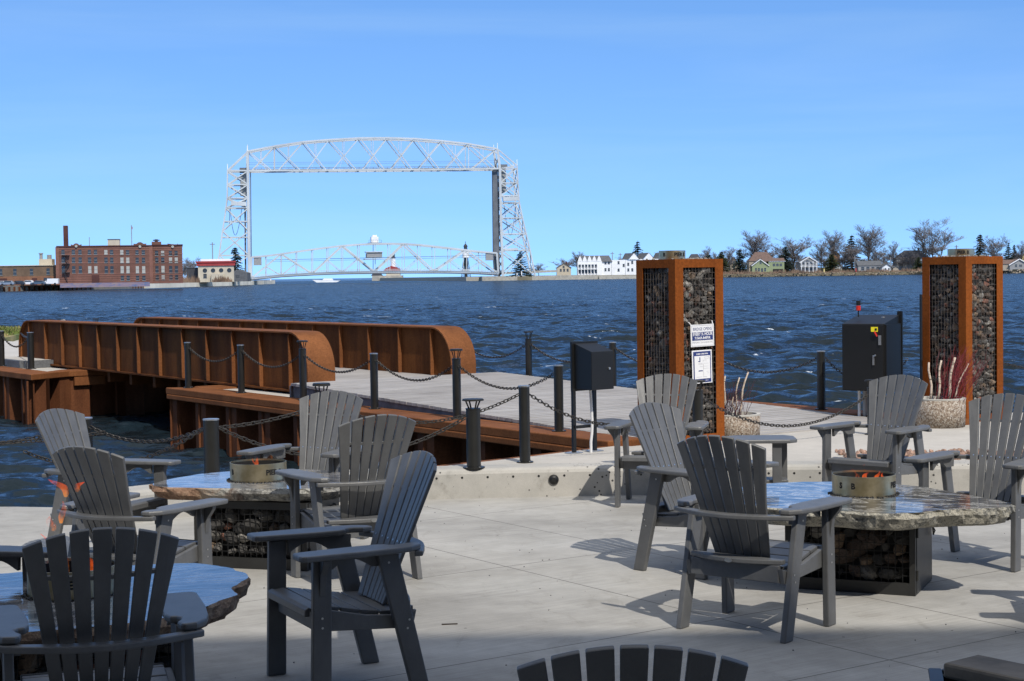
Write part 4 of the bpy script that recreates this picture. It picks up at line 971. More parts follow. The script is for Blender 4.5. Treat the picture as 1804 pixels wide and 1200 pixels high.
# ================================================================== trees on the far shores (built in metres, unit height 10)
MT['bark'] = simple('grey_bark', (.13,.115,.1), .9, 0, .3, 2)
MT['twig'] = simple('bare_twigs', (.2,.175,.16), .9, 0, .25, .8)
MT['needle'] = simple('dark_needles', (.028,.045,.026), .8, 0, .6, 1.2)
MT['cedar'] = simple('olive_cedar_foliage', (.075,.085,.025), .8, 0, .45, 1.2)
def tri_tube(m, a, b, r0, r1):
    d = (b-a); 
    if d.length < 1e-5: return
    d.normalize(); u = d.cross(Vector((.3,.9,.1))).normalized(); v = d.cross(u); vs = []
    for p, r in ((a,r0),(b,r1)):
        for k in range(3):
            q = 2.0944*k; vs.append(p+(u*math.cos(q)+v*math.sin(q))*r)
    m.add(vs, [(0,1,4,3),(1,2,5,4),(2,0,3,5)])
def bare_tree(seed, spread=1.0, multi=1, dens=1.0):
    """unit height 10; limbs sweep up and out to the rim of an egg shaped crown"""
    rnd = random.Random(seed); mt = MB(); mc = MB(); RW = 3.1*spread
    def curve(p0, p1, up, n=6):
        c = p0+Vector((0,0,1))*(p1-p0).length*up+(p1-p0)*.15; out = []
        for i in range(n+1):
            s = i/n; q = p0*(1-s)**2+c*2*s*(1-s)+p1*s*s; w = .12*math.sin(math.pi*s); out.append(q+Vector((rnd.uniform(-w,w), rnd.uniform(-w,w), 0)))
        return out
    def poly_(m, pts, r0, r1):
        n = len(pts)-1
        for i in range(n): tri_tube(m, pts[i], pts[i+1], r0+(r1-r0)*i/n, r0+(r1-r0)*(i+1)/n)
    for t_ in range(multi):
        ox = Vector(((t_-(multi-1)/2)*.5, rnd.uniform(-.2,.2), 0)); tx = ox+Vector(((t_-(multi-1)/2)*1.3, rnd.uniform(-.5,.5), 7.5)); tr = curve(ox, tx, .5, 8); poly_(mt, tr, .15/multi**.4, .04)
        for k in range(int(22/multi)+2):
            th = rnd.uniform(0,6.28); el = rnd.uniform(.0,1.0); zz = 3.4+6.5*el; rr = RW*math.sqrt(max(0.02,1-((zz-6.0)/4.2)**2))*rnd.uniform(.65,1.0)
            s = min(rnd.uniform(.15,.95), zz*.085); j = s*8; i = int(j); st_ = tr[i].lerp(tr[min(i+1,8)], j-i)
            tip = Vector((rr*math.cos(th), rr*math.sin(th), zz)); 
            if tip.z < st_.z+.6: tip.z = st_.z+.6
            lb = curve(st_, tip, .35, 7); poly_(mt, lb, .06*(1.15-s), .016)
            L0 = (tip-st_).length; out_d = (tip-st_).normalized()
            for q_ in range(int(15*dens)):
                u = rnd.uniform(.18,1.0); jj = u*7; ii = int(jj); p = lb[ii].lerp(lb[min(ii+1,7)], jj-ii)
                d = (out_d*.7+Vector((rnd.uniform(-1,1), rnd.uniform(-1,1), rnd.uniform(.1,1.0)))).normalized(); L1 = rnd.uniform(.7,1.5)*(1.2-.5*u); e = p+d*L1
                tri_tube(mc, p, e, .022, .011)
                for w_ in range(5):
                    v = rnd.uniform(.3,1); p2 = p.lerp(e, v); d2 = (d*.8+Vector((rnd.uniform(-1,1), rnd.uniform(-1,1), rnd.uniform(-.1,.9)))).normalized(); L2 = rnd.uniform(.3,.75); e2 = p2+d2*L2
                    tri_tube(mc, p2, e2, .014, .009)
                    d3 = (d2+Vector((rnd.uniform(-.8,.8), rnd.uniform(-.8,.8), rnd.uniform(-.2,.8)))).normalized(); tri_tube(mc, p2.lerp(e2,.6), p2.lerp(e2,.6)+d3*.35, .011, .008)
    zs = max(v[2] for v in mc.v); s = 10/zs
    for m in (mt, mc): m.v = [(v[0]*s, v[1]*s, v[2]*s) for v in m.v]
    xs = [v[0] for v in mc.v]; return mt, mc, np.percentile(xs, 98)-np.percentile(xs, 2)
def conifer(seed, layers=17, wid=2.3, mat='needle', gap=.0):
    rnd = random.Random(seed); mt = MB(); mt.tube([(0,0,0),(0,0,5),(0,0,9.8)], [.16,.1,.02], 6); mc = MB()
    for i in range(layers):
        z = .9+8.9*i/layers; r = wid*(1-(z-.6)/9.8)**.85*rnd.uniform(.72,1.12)+.12
        for k in range(int(9+r*5)):
            if rnd.random() < .12: continue
            a = rnd.uniform(0, 6.28); rr = r*rnd.uniform(.55,1.1); dirv = Vector((math.cos(a), math.sin(a), 0)); sd = Vector((-dirv.y, dirv.x, 0))
            base = Vector((0,0,z+rnd.uniform(-.15,.15))); 
            for j in range(5):
                s0 = rr*j/5; c = base+dirv*s0+Vector((0,0,-.28*s0+.08*math.sin(j))); w = .26*(1-j/7)+.05
                mc.add([c-sd*w+Vector((0,0,rnd.uniform(-.12,.02))), c+sd*w+Vector((0,0,rnd.uniform(-.12,.02))), c+dirv*rr*.3+Vector((0,0,rnd.uniform(-.2,.1)))], [(0,1,2)])
                mc.add([c+Vector((0,0,.05)), c+dirv*rr*.22+Vector((0,0,-.28)), c+dirv*rr*.24+Vector((0,0,.06))], [(0,1,2)])
    return mt, mc, wid*2
def make_tree(kind, label, px, top, base, d, wpx, proto, group, mats, zb=1.4):
    a = PD(px, base, d); h = PD(px, top, d).z - zb
    t = thing(kind, label, 'tree', (a.x, a.y, zb), 0, group); sx = wpx*mpp(d)/proto[2]*(1.8 if kind != 'bare_tree' else 1.05); s = h/10
    t.scale = (sx, sx, s)
    for nm, me in proto[3]:
        o = bpy.data.objects.new(nm, me); link(o, t)
    t.rotation_euler.z = 0
    return t
def proto(p, m0, m1):
    mes = []
    for nm, mb_, mt_ in (('trunk', p[0], m0), ('crown', p[1], m1)):
        me = bpy.data.meshes.new(nm); me.from_pydata([tuple(v) for v in mb_.v], [], mb_.f); me.materials.append(mt_); mes.append((nm, me))
    return (None, None, p[2], mes)
B = [proto(bare_tree(1), MT['bark'], MT['twig']), proto(bare_tree(5, 1.15), MT['bark'], MT['twig']), proto(bare_tree(9, .8), MT['bark'], MT['twig']), proto(bare_tree(14, .85, 3, .9), MT['bark'], MT['twig'])]
C = [proto(conifer(2), MT['bark'], MT['needle']), proto(conifer(6, 14, 2.0), MT['bark'], MT['needle']), proto(conifer(11, 22, 2.6), MT['bark'], MT['cedar'])]
GB = 'bare trees on the far shore'; GC = 'conifers on the far shore'
for px, top, w, d, pr_, lab in (
 (949,463,24,930,0,'small round bare tree between the right bridge tower and the cream cottage'),
 (997,453,34,960,1,'bare tree behind the cream cottage'),
 (1018,442,22,940,2,'slender bare tree at the left end of the white resort'),
 (1097,450,26,970,1,'low bare tree behind the middle of the white resort'),
 (1166,441,26,960,1,'bare tree behind the gables just left of the left gabion pillar'),
 (1246,432,18,930,0,'thin bare tree rising right of the left gabion pillar'),
 (1263,441,24,960,1,'pale bare tree between the dark conifer and the olive cedar'),
 (1285,433,30,900,0,'bare tree between the olive cedar and the beige house'),
 (1329,404,46,930,2,'tall bare tree behind the reddish brown roof'),
 (1354,431,34,945,1,'wide bare tree right of the tall one above the green house'),
 (1399,413,64,930,1,'broad dense bare tree left of the white timber house'),
 (1377,436,30,960,0,'low bare tree above the garage of the green house'),
 (1447,420,32,930,0,'bare tree right of the white timber house'),
 (1467,404,36,940,2,'tall narrow bare tree behind the orange house'),
 (1500,424,40,900,1,'thick grey bare tree in front of the tall conifer'),
 (1488,436,28,905,0,'low bare tree right of the orange house'),
 (1530,394,48,905,2,'tall bare tree above the long low grey house'),
 (1545,432,34,900,1,'low bare tree right of the tall one above the long grey house'),
 (1574,423,24,900,0,'small bare tree left of the large dark hip roof'),
 (1645,381,70,885,3,'largest bare tree with several trunks beside the large dark hip roof'),
 (1590,448,22,892,0,'young bare tree in front of the large dark hip roofed house'),
 (1607,444,20,888,2,'slim young bare tree before the middle of the large hip roofed house'),
 (1752,411,44,860,1,'bare tree right of the right gabion pillar behind the spruce'),
 (1800,423,26,850,0,'bare tree at the right edge of the far shore'),
 (336,451,34,680,1,'bare tree behind the dark box shed right of the brick building'),
 (326,458,22,660,0,'small bare tree touching the right corner of the brick building')):
    make_tree('bare_tree', lab, px, top, 480, d, w, B[pr_], GB, None, 1.2)
for px, top, w, d, pr_, lab in (
 (1124,422,24,900,1,'dark spruce rising behind the white resort gables'),
 (1250,447,22,905,0,'low dark spruce right of the left gabion pillar'),
 (1303,438,24,880,0,'dark spruce between the beige house and the green house'),
 (1384,432,24,915,0,'dark spruce left of the broad bare tree'),
 (1501,411,28,930,1,'tall dark spruce behind the grey bare tree'),
 (1627,425,14,905,0,'narrow spruce left of the largest bare tree'),
 (1727,410,26,880,0,'dark spruce just above the right gabion pillar'),
 (1777,425,15,850,1,'narrow spruce above the cottage with the white edged gable'),
 (1787,429,12,860,0,'smallest spruce right of the narrow one above the cottage'),
 (1376,448,30,900,1,'dark bushy spruce behind the garage of the green house'),
 (918,440,26,806,1,'dark spruce at the foot of the right bridge tower'),
 (415,433,26,720,0,'dark spruce behind the lattice of the left bridge tower')):
    make_tree('spruce', lab, px, top, 480, d, w, C[pr_], GC, None, 1.2)
for px, top, w, d, lab in ((1271,442,24,885,'olive green cedar right of the left gabion pillar'), (1465,447,24,890,'olive green cedar in front of the orange house'), (1618,452,16,885,'olive cedar beside the white bay of the hip roofed house')):
    make_tree('cedar', lab, px, top, 480, d, w, C[2], 'cedars on the far shore', None, 1.2)
# undergrowth and brush along the shore
rnd = random.Random(77)
def brush(name, label, spots, mat):
    m = MB()
    for px, d, w, h, n in spots:
        c = PD(px, 482, d)
        for i in range(n):
            a = rnd.uniform(0,6.28); r = rnd.uniform(0,1)**.5; b = Vector((c.x+w*r*math.cos(a), c.y+w*.6*r*math.sin(a), 1.1)); hh = h*(1-.5*r*r)*rnd.uniform(.4,1)
            tip = b+Vector((rnd.uniform(-.5,.5), rnd.uniform(-.5,.5), hh)); s = rnd.uniform(.05,.12)*1.6; m.add([b-Vector((s,0,0)), b+Vector((s,0,0)), tip+Vector((rnd.uniform(-.2,.2),0,0))], [(0,1,2)])
    return tag(m.build(name, mat), label, 'brush', kind='stuff')
MT['brush'] = simple('dry_brush', (.2,.13,.085), .9, 0, .5, .2)
brush('brush', 'dry brown brush along the right shore', [(1240+i*9.5+rnd.uniform(-4,4), 874-abs(i-25)*.2 if i < 42 else 850, 2.6, rnd.uniform(1.2,3.2), 60) for i in range(60)] + [(1768+i*8, 835, 3, 3.4, 90) for i in range(6)] , MT['brush'])
brush('brush', 'low brown bushes on the canal bank at the foot of the left tower', [(388,625,3.5,3.2,160),(395,628,3,3,140),(332,590,4,4,160),(282,520,3,2.6,90),(272,520,2,2,60)], MT['brush'])

MT['thicket'] = simple('grey_brown_thicket', (.15,.13,.115), .95, 0, .4, .3)
m = MB(); rnd = random.Random(99)
for i in range(15000):
    px = rnd.uniform(1236,1640); c = PD(px, 482, 945+rnd.uniform(-15,25)); env = 5.6+3.0*noise.noise(Vector((px*.021,3,1)))*2
    z0 = rnd.uniform(.5, max(1, env-1)); b = Vector((c.x, c.y, z0)); tip = b+Vector((rnd.uniform(-.7,.7), 0, rnd.uniform(.8,2.2)))
    s_ = rnd.uniform(.06,.16); m.add([b-Vector((s_,0,0)), b+Vector((s_,0,0)), tip], [(0,1,2)])
tag(m.build('thicket', MT['thicket']), 'far thicket of bare brush behind the houses', 'thicket', kind='stuff')

rnd = random.Random(15)
LB = ('behind the low dark spruce right of the left pillar','behind the pale bare tree left of the olive cedar','behind the olive cedar near the left pillar','behind the beige gabled house','behind the dark spruce left of the green house','above the left part of the reddish brown roof','above the right part of the reddish brown roof','behind the garage spruces of the green house','behind the left corner of the white timber house','behind the right corner of the white timber house','left of the orange house','right of the orange house','behind the left end of the long low grey house','behind the left window of the long low grey house','behind the small pale blue grey cottage','behind the left corner of the large hip roofed house','behind the left slope of the dark hip roof','behind the right slope of the dark hip roof','right of the right gabion pillar, left of the narrow spruce','behind the cottage with the white edged gable')
for px, lb_ in zip((1238,1258,1277,1296,1312,1341,1362,1388,1416,1430,1456,1480,1515,1524,1560,1583,1599,1622,1764,1790), LB):
    make_tree('bare_tree', 'low grey far bare tree ' + lb_, px+rnd.uniform(-3,3), rnd.uniform(440,456), 480, 955+rnd.uniform(-20,20), rnd.uniform(24,38), B[rnd.randrange(3)], 'low bare trees in the far row behind the houses', None, 1.2)
# ================================================================== footbridge girders
def girder(label, wc, ta, tb, z0=.34, z1=1.17, fw=.45, n=12, cat='girder'):
    """plate girder from t=ta (far, left) to t=tb (near, right) with rounded ends"""
    og = TW((ta+tb)/2, wc, z0); root = thing('bridge_girder', label, cat, og)
    rr = .55; pts = []
    for i in range(9): a = math.pi/2*i/8; pts.append((ta+rr-rr*math.cos(a), z1-rr+rr*math.sin(a)))
    for i in range(9): a = math.pi/2*(1-i/8); pts.append((tb-rr+rr*math.cos(a), z1-rr+rr*math.sin(a)))
    out = [(ta, z0)] + pts + [(tb, z0)]
    for sg in (-1, 1): m = MB(); m.prism(out, lambda u, v, q: TW(u, wc+sg*(fw/2-.075)+q, v), -.006, .006); m.build('web', MT['rust'], root, org=og)
    m = MB(); th = .022; top = [(ta, z0)] + pts + [(tb, z0)]; N = len(top)
    def nrm(i):
        a = Vector(top[max(i-1,0)]); b = Vector(top[min(i+1,N-1)]); d = (b-a).normalized(); return Vector((d.y*-1, d.x))
    vs = []
    for i, p in enumerate(top):
        q = nrm(i)
        if i == 0: q = Vector((-1,0))
        if i == N-1: q = Vector((1,0))
        o_ = Vector(p)+q*th
        vs += [TW(p[0], wc-fw/2, p[1]), TW(p[0], wc+fw/2, p[1]), TW(o_.x, wc+fw/2, o_.y), TW(o_.x, wc-fw/2, o_.y)]
    fs = [(i*4+j, i*4+(j+1)%4, (i+1)*4+(j+1)%4, (i+1)*4+j) for i in range(N-1) for j in range(4)] + [(0,1,2,3), (4*N-4,4*N-1,4*N-2,4*N-3)]
    m.add(vs, fs); m.build('top_flange', MT['rust_cap'], root, org=og, smooth=False)
    m = MB(); m.prism([(ta,z0-.03),(tb,z0-.03),(tb,z0-.002),(ta,z0-.002)], lambda u, v, q: TW(u, wc+q, v), -fw/2, fw/2); m.build('bottom_flange', MT['rust'], root, org=og)
    L = (tb-rr-.1)-(ta+rr+.1)
    for i in range(n+1):
        t = ta+rr+.05+(L+.1)*i/n; m = MB()
        for s in (-1, 1):
            m.prism([(.0065,z0),(.062,z0),(.066,z0+.04),(.066,z1-.05),(.05,z1-.003),(.0065,z1-.003)], lambda u, v, q: TW(t+q, wc+s*(fw/2-.075+u), v), -.009, .009)
        m.build('stiffener', MT['rust_cap'], root, org=og)
    return root
GT0, GT1 = -19.9, -6.92
g1 = girder('rusty plate girder nearer the patio with rounded ends and upright ribs', .77, GT0, GT1)
g2 = girder('rusty plate girder on the far side of the footbridge, partly hidden by the nearer one', 3.22, GT0, GT1)
m = MB(); fl = thing('footbridge_deck', 'dark steel underside and plank deck of the footbridge between the girders', 'bridge deck', TW(-13,2,.3)); og = TW(-13,2,.3)
m.prism([(GT0+.1,.36),(-6.7,.36),(-6.7,.44),(GT0+.1,.44)], lambda u, v, q: TW(u, q, v), .80, 3.19); m.build('planks', MT['deck'], fl, org=og)
m = MB()
for t in np.arange(GT0+.6, -7, 1.08): m.prism([(t,.12),(t+.12,.12),(t+.12,.3),(t,.3)], lambda u, v, q: TW(u, q, v), .6, 3.4)
m.build('cross_beams', MT['rust'], fl, org=og)
m = MB(); m.prism([(-16.4,.02),(-15.9,.02),(-15.9,.18),(-16.4,.18)], lambda u, v, q: TW(u, q, v), .3, .9); m.build('bearing_seat', MT['rust_cap'], fl, org=og)
# ================================================================== bollards
def bollard_proto(r, h, lamp):
    t = thing('lamp_bollard' if lamp else 'bollard', 'x', 'bollard', (0,0,0))
    m = MB(); m.cyl((0,0,0), r, h, 20, cap=False); m.build('shaft', MT['bollard'], t, smooth=True)
    m = MB(); m.cyl((0,0,h-.002), r+.003, .012, 20); m.build('cap', MT['steel'] if not lamp else MT['bollard'], t)
    m = MB(); m.cyl((0,0,.001), r*1.55, .01, 20); m.build('base_plate', MT['bollard'], t)
    for a in range(4): m = MB(); m.cyl((r*1.28*math.cos(a*math.pi/2+.7), r*1.28*math.sin(a*math.pi/2+.7), .011), .008, .008, 6); m.build('bolt', MT['steel'], t)
    if lamp:
        m = MB()
        for a in range(4):
            c, s = math.cos(a*math.pi/2+.5), math.sin(a*math.pi/2+.5)
            m.tube([(r*.62*c, r*.62*s, h+.006), (r*1.15*c, r*1.15*s, h+.105)], r*.13, 6)
        m.build('struts', MT['black'], t); m = MB(); m.cyl((0,0,h+.1), r*1.52, .016, 24); m.cyl((0,0,h+.116), r*1.42, .006, 24); m.build('lamp_disc', MT['black'], t)
    return t
BSM = bollard_proto(.05, .70, False); BLP = bollard_proto(.05, .70, True)
used = {}
BTOP = {}
GR = 'bollards with chains around the slip and ramp'
def place(key, pr_, loc, label, sc=(1,1,1)):
    if pr_.name not in used:
        used[pr_.name] = 1; pr_.location = loc; pr_['label'] = label; pr_['group'] = GR; pr_.scale = sc; o = pr_; 
    else: o = dup(pr_, loc, 0, label, GR, sc)
    o['category'] = 'bollard'
    BTOP[key] = (Vector(loc), .05*sc[0], .70*sc[2]); return o
# near edge of the ramp
for key, px, py, lab, lp in (('n0',985,760,'slim black bollard on the rusty cap just left of the black control box',0),('n1',805.5,738,'lamp topped black bollard on the rusty cap beside the middle of the wooden ramp',1),
        ('n2',660,720.5,'black bollard on the rusty cap at the left part of the wooden ramp',0),('n3',534.5,705,'lamp topped black bollard at the rounded end of the near girder',1),
        ('n4',425.5,692.5,'black bollard in front of the near girder, second from the cap tip',0),('n5',332,683.5,'black bollard at the left tip of the rusty cap',0)):
    p = P(px, py, .30); place(key, BLP if lp else BSM, (p.x, p.y, .30), lab)
for key, t, w, lab, lp in (('f0',.06,3.86,'black bollard at the far edge of the ramp left of the black electrical cabinet',0),('f1',-2.04,3.88,'black bollard hidden behind the left gabion pillar',0),
        ('f2',-4.1,3.93,'black bollard behind the black control box at the far edge of the ramp',0),('f3',-6.2,3.95,'lamp topped black bollard on the far edge of the ramp against the water',1)):
    p = TW(t, w, .3); place(key, BLP if lp else BSM, p, lab)
for key, px, py, lab in (('l0',55,650,'black bollard before the left end of the near girder'),('l1',3,645,'black bollard at the left edge of the view beside the far path')):
    p = P(px, py, .30); place(key, BSM, (p.x, p.y, .30), lab, (1.25,1.25,1))
for key, t, w, lab in (('b0',-23.9,3.7,'lamp topped bollard showing above the near girder, the left one of two'),('b1',-20.75,3.7,'lamp topped bollard showing above the near girder, the right one of two')):
    place(key, BLP, TW(t,w,.27), lab)
# around the terrace
p = P(925, 815, .25); place('t0', BSM, (p.x,p.y,.25), 'plain black bollard on the terrace before the wooden ramp, left of the control box legs')
place('t1', BLP, PD(835,742,14.72)*1.0 - Vector((0,0,0)), 'x'); o = [q for q in bpy.data.objects if q.get('label') == 'x' and q.get('category') == 'bollard' and q.name.startswith('lamp')]
def replace_last(key, x, y, z, lab, sc):
    for q in bpy.data.objects:
        if q.parent is None and q.get('label') == 'x': q.location = (x,y,z); q['label'] = lab; q.scale = sc
    BTOP[key] = (Vector((x,y,z)), .05*sc[0], .70*sc[2])
p = P(835, 828, .262); replace_last('t1', p.x*1.012, p.y+.17, .262, 'stout lamp topped black bollard on the low concrete wall behind the centre chairs', (1.28,1.28,.75))
p = PD(567, 720, 14.6); place('t2', BLP, (p.x,p.y,.12), 'lamp topped black bollard hidden behind the pale grey centre chair', (1.05,1.05,1.12))
p = PD(372, 760, 13.98); place('t3', BSM, (p.x,p.y,.1), 'stout black bollard by the water behind the left fire table', (1.32,1.32,.97))
p = PD(150, 735, 15.0); place('t4', BSM, (p.x,p.y,.0), 'stout black bollard by the water behind the left chairs', (1.25,1.25,1.03))
place('t5', BSM, (-6.2,15.2,0), 'stout black bollard just outside the left edge of the view', (1.25,1.25,1))
p = PD(1229, 694, 15.9); place('t6', BLP, (p.x,p.y,.25), 'lamp topped black bollard between the left gabion pillar and the pale chair', (1.0,1.0,.83))
p = PD(1536, 690, 17.2); place('t7', BLP, (p.x,p.y,.25), 'lamp topped black bollard hidden behind the chair at the electrical cabinet', (1,1,.7))
# ================================================================== chains
def link_mesh(L, w, r, tilt):
    pts = []; n = 12
    for i in range(n):
        a = 2*math.pi*i/n; x = (L/2-w/2)*(1 if math.cos(a) > 0 else -1)*(1 if abs(math.cos(a)) > .01 else 0)+w/2*math.cos(a); y = w/2*math.sin(a)
        pts.append(Vector((x, y*math.cos(tilt), y*math.sin(tilt))))
    return pts
def chain(label, A, Bp, sag, L=.05, r=.0048):
    A = Vector(A); Bp = Vector(Bp); n = 60; pts = []
    for i in range(n+1): s = i/n; q = A.lerp(Bp, s); q.z -= sag*4*s*(1-s); pts.append(q)
    ds = [0]; 
    for i in range(n): ds.append(ds[-1]+(pts[i+1]-pts[i]).length)
    tot = ds[-1]; step = L*.76; k = int(tot/step); m = MB()
    for j in range(k):
        s = (j+.5)*tot/k; i = max(q for q in range(n) if ds[q] <= s); f = (s-ds[i])/(ds[i+1]-ds[i]); c = pts[i].lerp(pts[i+1], f)
        d = (pts[i+1]-pts[i]).normalized(); u = d.cross(Vector((0,0,1))).normalized(); v = d.cross(u); M = Matrix((d, u, v)).transposed()
        lp = link_mesh(L, L*.56, r, math.pi/2*(j%2)+.5); lp = [M @ q + c for q in lp]
        vs = []; fs = []; N = len(lp)
        for a in range(N):
            dd = (lp[(a+1)%N]-lp[a-1]).normalized(); ra = (lp[a]-c).normalized(); ra = (ra-dd*ra.dot(dd)).normalized(); rb = dd.cross(ra)
            for b in range(4): q = math.pi/2*b+.785; vs.append(lp[a]+(ra*math.cos(q)+rb*math.sin(q))*r)
        for a in range(N):
            for b in range(4): fs.append((a*4+b, a*4+(b+1)%4, ((a+1)%N)*4+(b+1)%4, ((a+1)%N)*4+b))
        m.add(vs, fs)
    mid = pts[n//2]; o = m.build('chain', MT['chain'], org=mid, loc=mid)
    tag(o, label, 'chain', 'chains hanging between the bollards'); return o
def hang(a, b, sag, label, L=.05, r=.0048, da=.07, db=.07):
    A, ra, ha = BTOP[a]; B_, rb, hb__ = BTOP[b]; d = (B_-A); d.z = 0; d.normalize()
    p0 = A+d*ra+Vector((0,0,ha-da)); p1 = B_-d*rb+Vector((0,0,hb__-db))
    for p_, dd in ((p0, d), (p1, -d)): 
        pass
    chain(label, p0, p1, sag, L, r)
hang('n5','n4',.19,'chain between the two leftmost bollards on the rusty cap')
hang('n4','n3',.21,'chain hanging before the rounded end of the near girder')
hang('n3','n2',.2,'chain over the left part of the ramp from the lamp bollard at the girder')
hang('n2','n1',.22,'chain over the ramp between the plain and the lamp topped bollard')
hang('n1','n0',.22,'chain over the ramp ending left of the control box')
hang('f3','f2',.24,'chain on the far edge of the ramp against the water, left of the control box')
hang('f2','f1',.22,'chain on the far edge from the control box to the left gabion pillar')
hang('f1','f0',.22,'chain between the left gabion pillar and the far bollard by the cabinet')
p = TW(2.1,3.9,.3); BTOP['f9'] = (Vector((4.5,19.75,.25)), .02, .7)
hang('f0','f9',.22,'chain running behind the black electrical cabinet')
BTOP['g0'] = (Vector((4.86,20.2,.25)), .02, .7); hang('f9','g0',.1,'short chain right of the black electrical cabinet')
BTOP['g1'] = (Vector((8.0,19.4,.25)), .02, .7); BTOP['g2'] = (Vector((5.5,19.5,.25)), .02, .76); hang('g2','g1',.2,'chain running right from behind the right gabion pillar')
BTOP['h9'] = (TW(-8.2,3.95,.3), .05, .7); hang('h9','f3',.24,'chain from behind the far girder to the lamp bollard against the water')
hang('l1','l0',.22,'chain between the two bollards at the left edge of the view', .06, .006)
BTOP['gl'] = (TW(-19.95,.6,.3), .05, .7); hang('l0','gl',.05,'short chain from the left bollard to the end of the near girder')
hang('t2','t0',.2,'chain behind the stout lamp bollard from the hidden lamp bollard to the plain one')
hang('t3','t1',.3,'slack chain behind the centre chairs ending at the stout lamp bollard', .056, .0055)
hang('t3','t2',.03,'taut chain rising from the stout bollard to the hidden lamp bollard', .056, .0055)
hang('t4','t3',.13,'chain between the two stout bollards behind the left fire table', .056, .0055)
BTOP['q0'] = (Vector((-4.35,14.5,-.25)), .03, .8); hang('q0','t3',.22,'lower chain sagging toward the stout bollard behind the left fire table', .056, .0055)
hang('t5','t4',.16,'chain at the left edge of the view rising to the stout bollard', .056, .0055)
BTOP['q1'] = (Vector((-5.4,13.9,-.1)), .03, .8); BTOP['q2'] = (Vector((-3.6,14.6,-.1)), .03, .8); hang('q1','q2',.05,'low chain behind the leftmost chair over the water', .056, .0055)
hang('t0','t6',.27,'chain sagging in front of the black control box legs')
hang('t6','t7',.3,'long chain sagging past the left planter')
# ================================================================== black control box on legs
a = P(1012, 799, .25); b = P(1048, 795, .25)
u = (b-a); u.z = 0; cb = thing('control_box', 'black control box with a sloping lid on two slim legs beside the ramp', 'control box', (a+b)/2, math.atan2(u.y, u.x)-.06)
m = MB(); m.prism([(-.27,.62),(-.015,.62),(-.015,1.06),(-.27,.985)], lambda x, y, q: (q, x, y), -.125, .15); m.build('housing', MT['cab'], cb, bevel=.004)
m = MB(); m.b2((-.155,-.012,.6), (.17,.012,1.075)); m.build('back_plate', MT['cab'], cb)
for i, x in enumerate((-.135, .125)):
    m = MB(); m.b2((x-.018,-.018,.013), (x+.018,.011,.6)); l_ = m.build('leg', MT['cab'], cb)
    m = MB(); m.b2((x-.075,-.05,.001), (x+.075,.05,.012)); m.build('foot_plate', MT['steel'], l_)
m = MB(); m.b2((-.14,-.032,.24), (.15,-.02,.27)); m.build('cross_bar', MT['cab'], cb)
m = MB(); m.tube([(.03,-.06,.0),(.03,-.06,.1),(.045,-.06,.2),(.05,-.06,.3),(.03,-.06,.62)], .0135, 8); m.build('conduit', MT['white_pvc'], cb)
m = MB(); m.cyl((0,0,0), .012, .012, 12); o = m.build('lock', MT['steel'], cb); o.rotation_euler = (R(90),0,0); o.location = (.09,-.271,.82)
# ================================================================== black electrical cabinet
c0 = P(1500, 731, .25); W_, D_ = .50, .56; ea = R(-31); Cc = PD(1558, 640, 18.7); Cc = Vector((Cc.x + math.cos(ea)*-W_/2 - math.sin(ea)*D_/2, Cc.y + math.sin(ea)*-W_/2 + math.cos(ea)*D_/2, .25))
ec = thing('electrical_cabinet', 'tall black electrical cabinet with a red tipped handle and a yellow sticker', 'cabinet', Cc, ea)
m = MB(); m.prism([(-D_/2,.30),(D_/2,.30),(D_/2,1.16),(-D_/2,1.07)], lambda x, y, q: (q, x, y), -W_/2, W_/2); m.build('housing', MT['cab'], ec, bevel=.006)
m = MB(); m.b2((-W_/2+.012,-D_/2-.012,.312), (W_/2-.012,-D_/2-.001,1.06)); dr = m.build('door', MT['cab'], ec, bevel=.003)
m = MB(); m.b2((W_/2+.003,-D_/2+.02,.3), (W_/2+.02,D_/2,1.06)); m.b2((W_/2-.03,D_/2+.002,.29), (W_/2+.03,D_/2+.03,1.2)); m.build('side_frame', MT['cab'], ec)
m = MB(); m.b2((-.03+W_/2-.03,-D_/2-.03,.83), (-.0+W_/2-.03,-D_/2-.013,.94)); sw = m.build('disconnect_switch', MT['steel'], ec)
m = MB(); m.beam((.175,-D_/2-.03,.93), (.15,-D_/2-.045,.985), .016); MT['redplastic'] = simple('red_plastic', (.6,.03,.02), .4, 0, .05); m.build('switch_lever', MT['redplastic'], ec)
m = MB(); m.b2((.12,-D_/2-.03,.6), (.14,-D_/2-.013,.71)); m.beam((.13,-D_/2-.03,.70), (.16,-D_/2-.035,.715), .016); m.build('handle', MT['steel'], dr)
MT['stick'] = simple('yellow_sticker', (.85,.75,.02), .5, 0, .05)
m = MB(); m.b2((.1,-D_/2-.016,.98), (.18,-D_/2-.0125,1.035)); st = m.build('warning_sticker', MT['stick'], ec); m = MB(); m.b2((.145,-D_/2-.0185,.995), (.17,-D_/2-.0165,1.02)); m.build('symbol', MT['cab'], st)
m = MB(); m.cyl((W_/2-.01,-D_/2+.0,1.14), .02, .012, 10); m.build('key_lock', MT['steel'], ec)
m = MB(); m.cyl((-W_/2+.1,0,1.14), .008, .08, 8); m.cyl((-W_/2+.1,0,1.22), .026, .05, 12); m.cyl((-W_/2+.1,0,1.275), .026, .055, 12); bc = m.build('beacon', MT['cab'], ec)
m = MB(); m.cyl((-W_/2+.1,0,1.218), .0275, .054, 14); m.build('red_lens', MT['redplastic'], bc)
m = MB(); m.b2((-W_/2-.05,-.06,.62), (-W_/2-.002,.08,.98)); m.build('side_box', MT['grey_pvc'], ec)
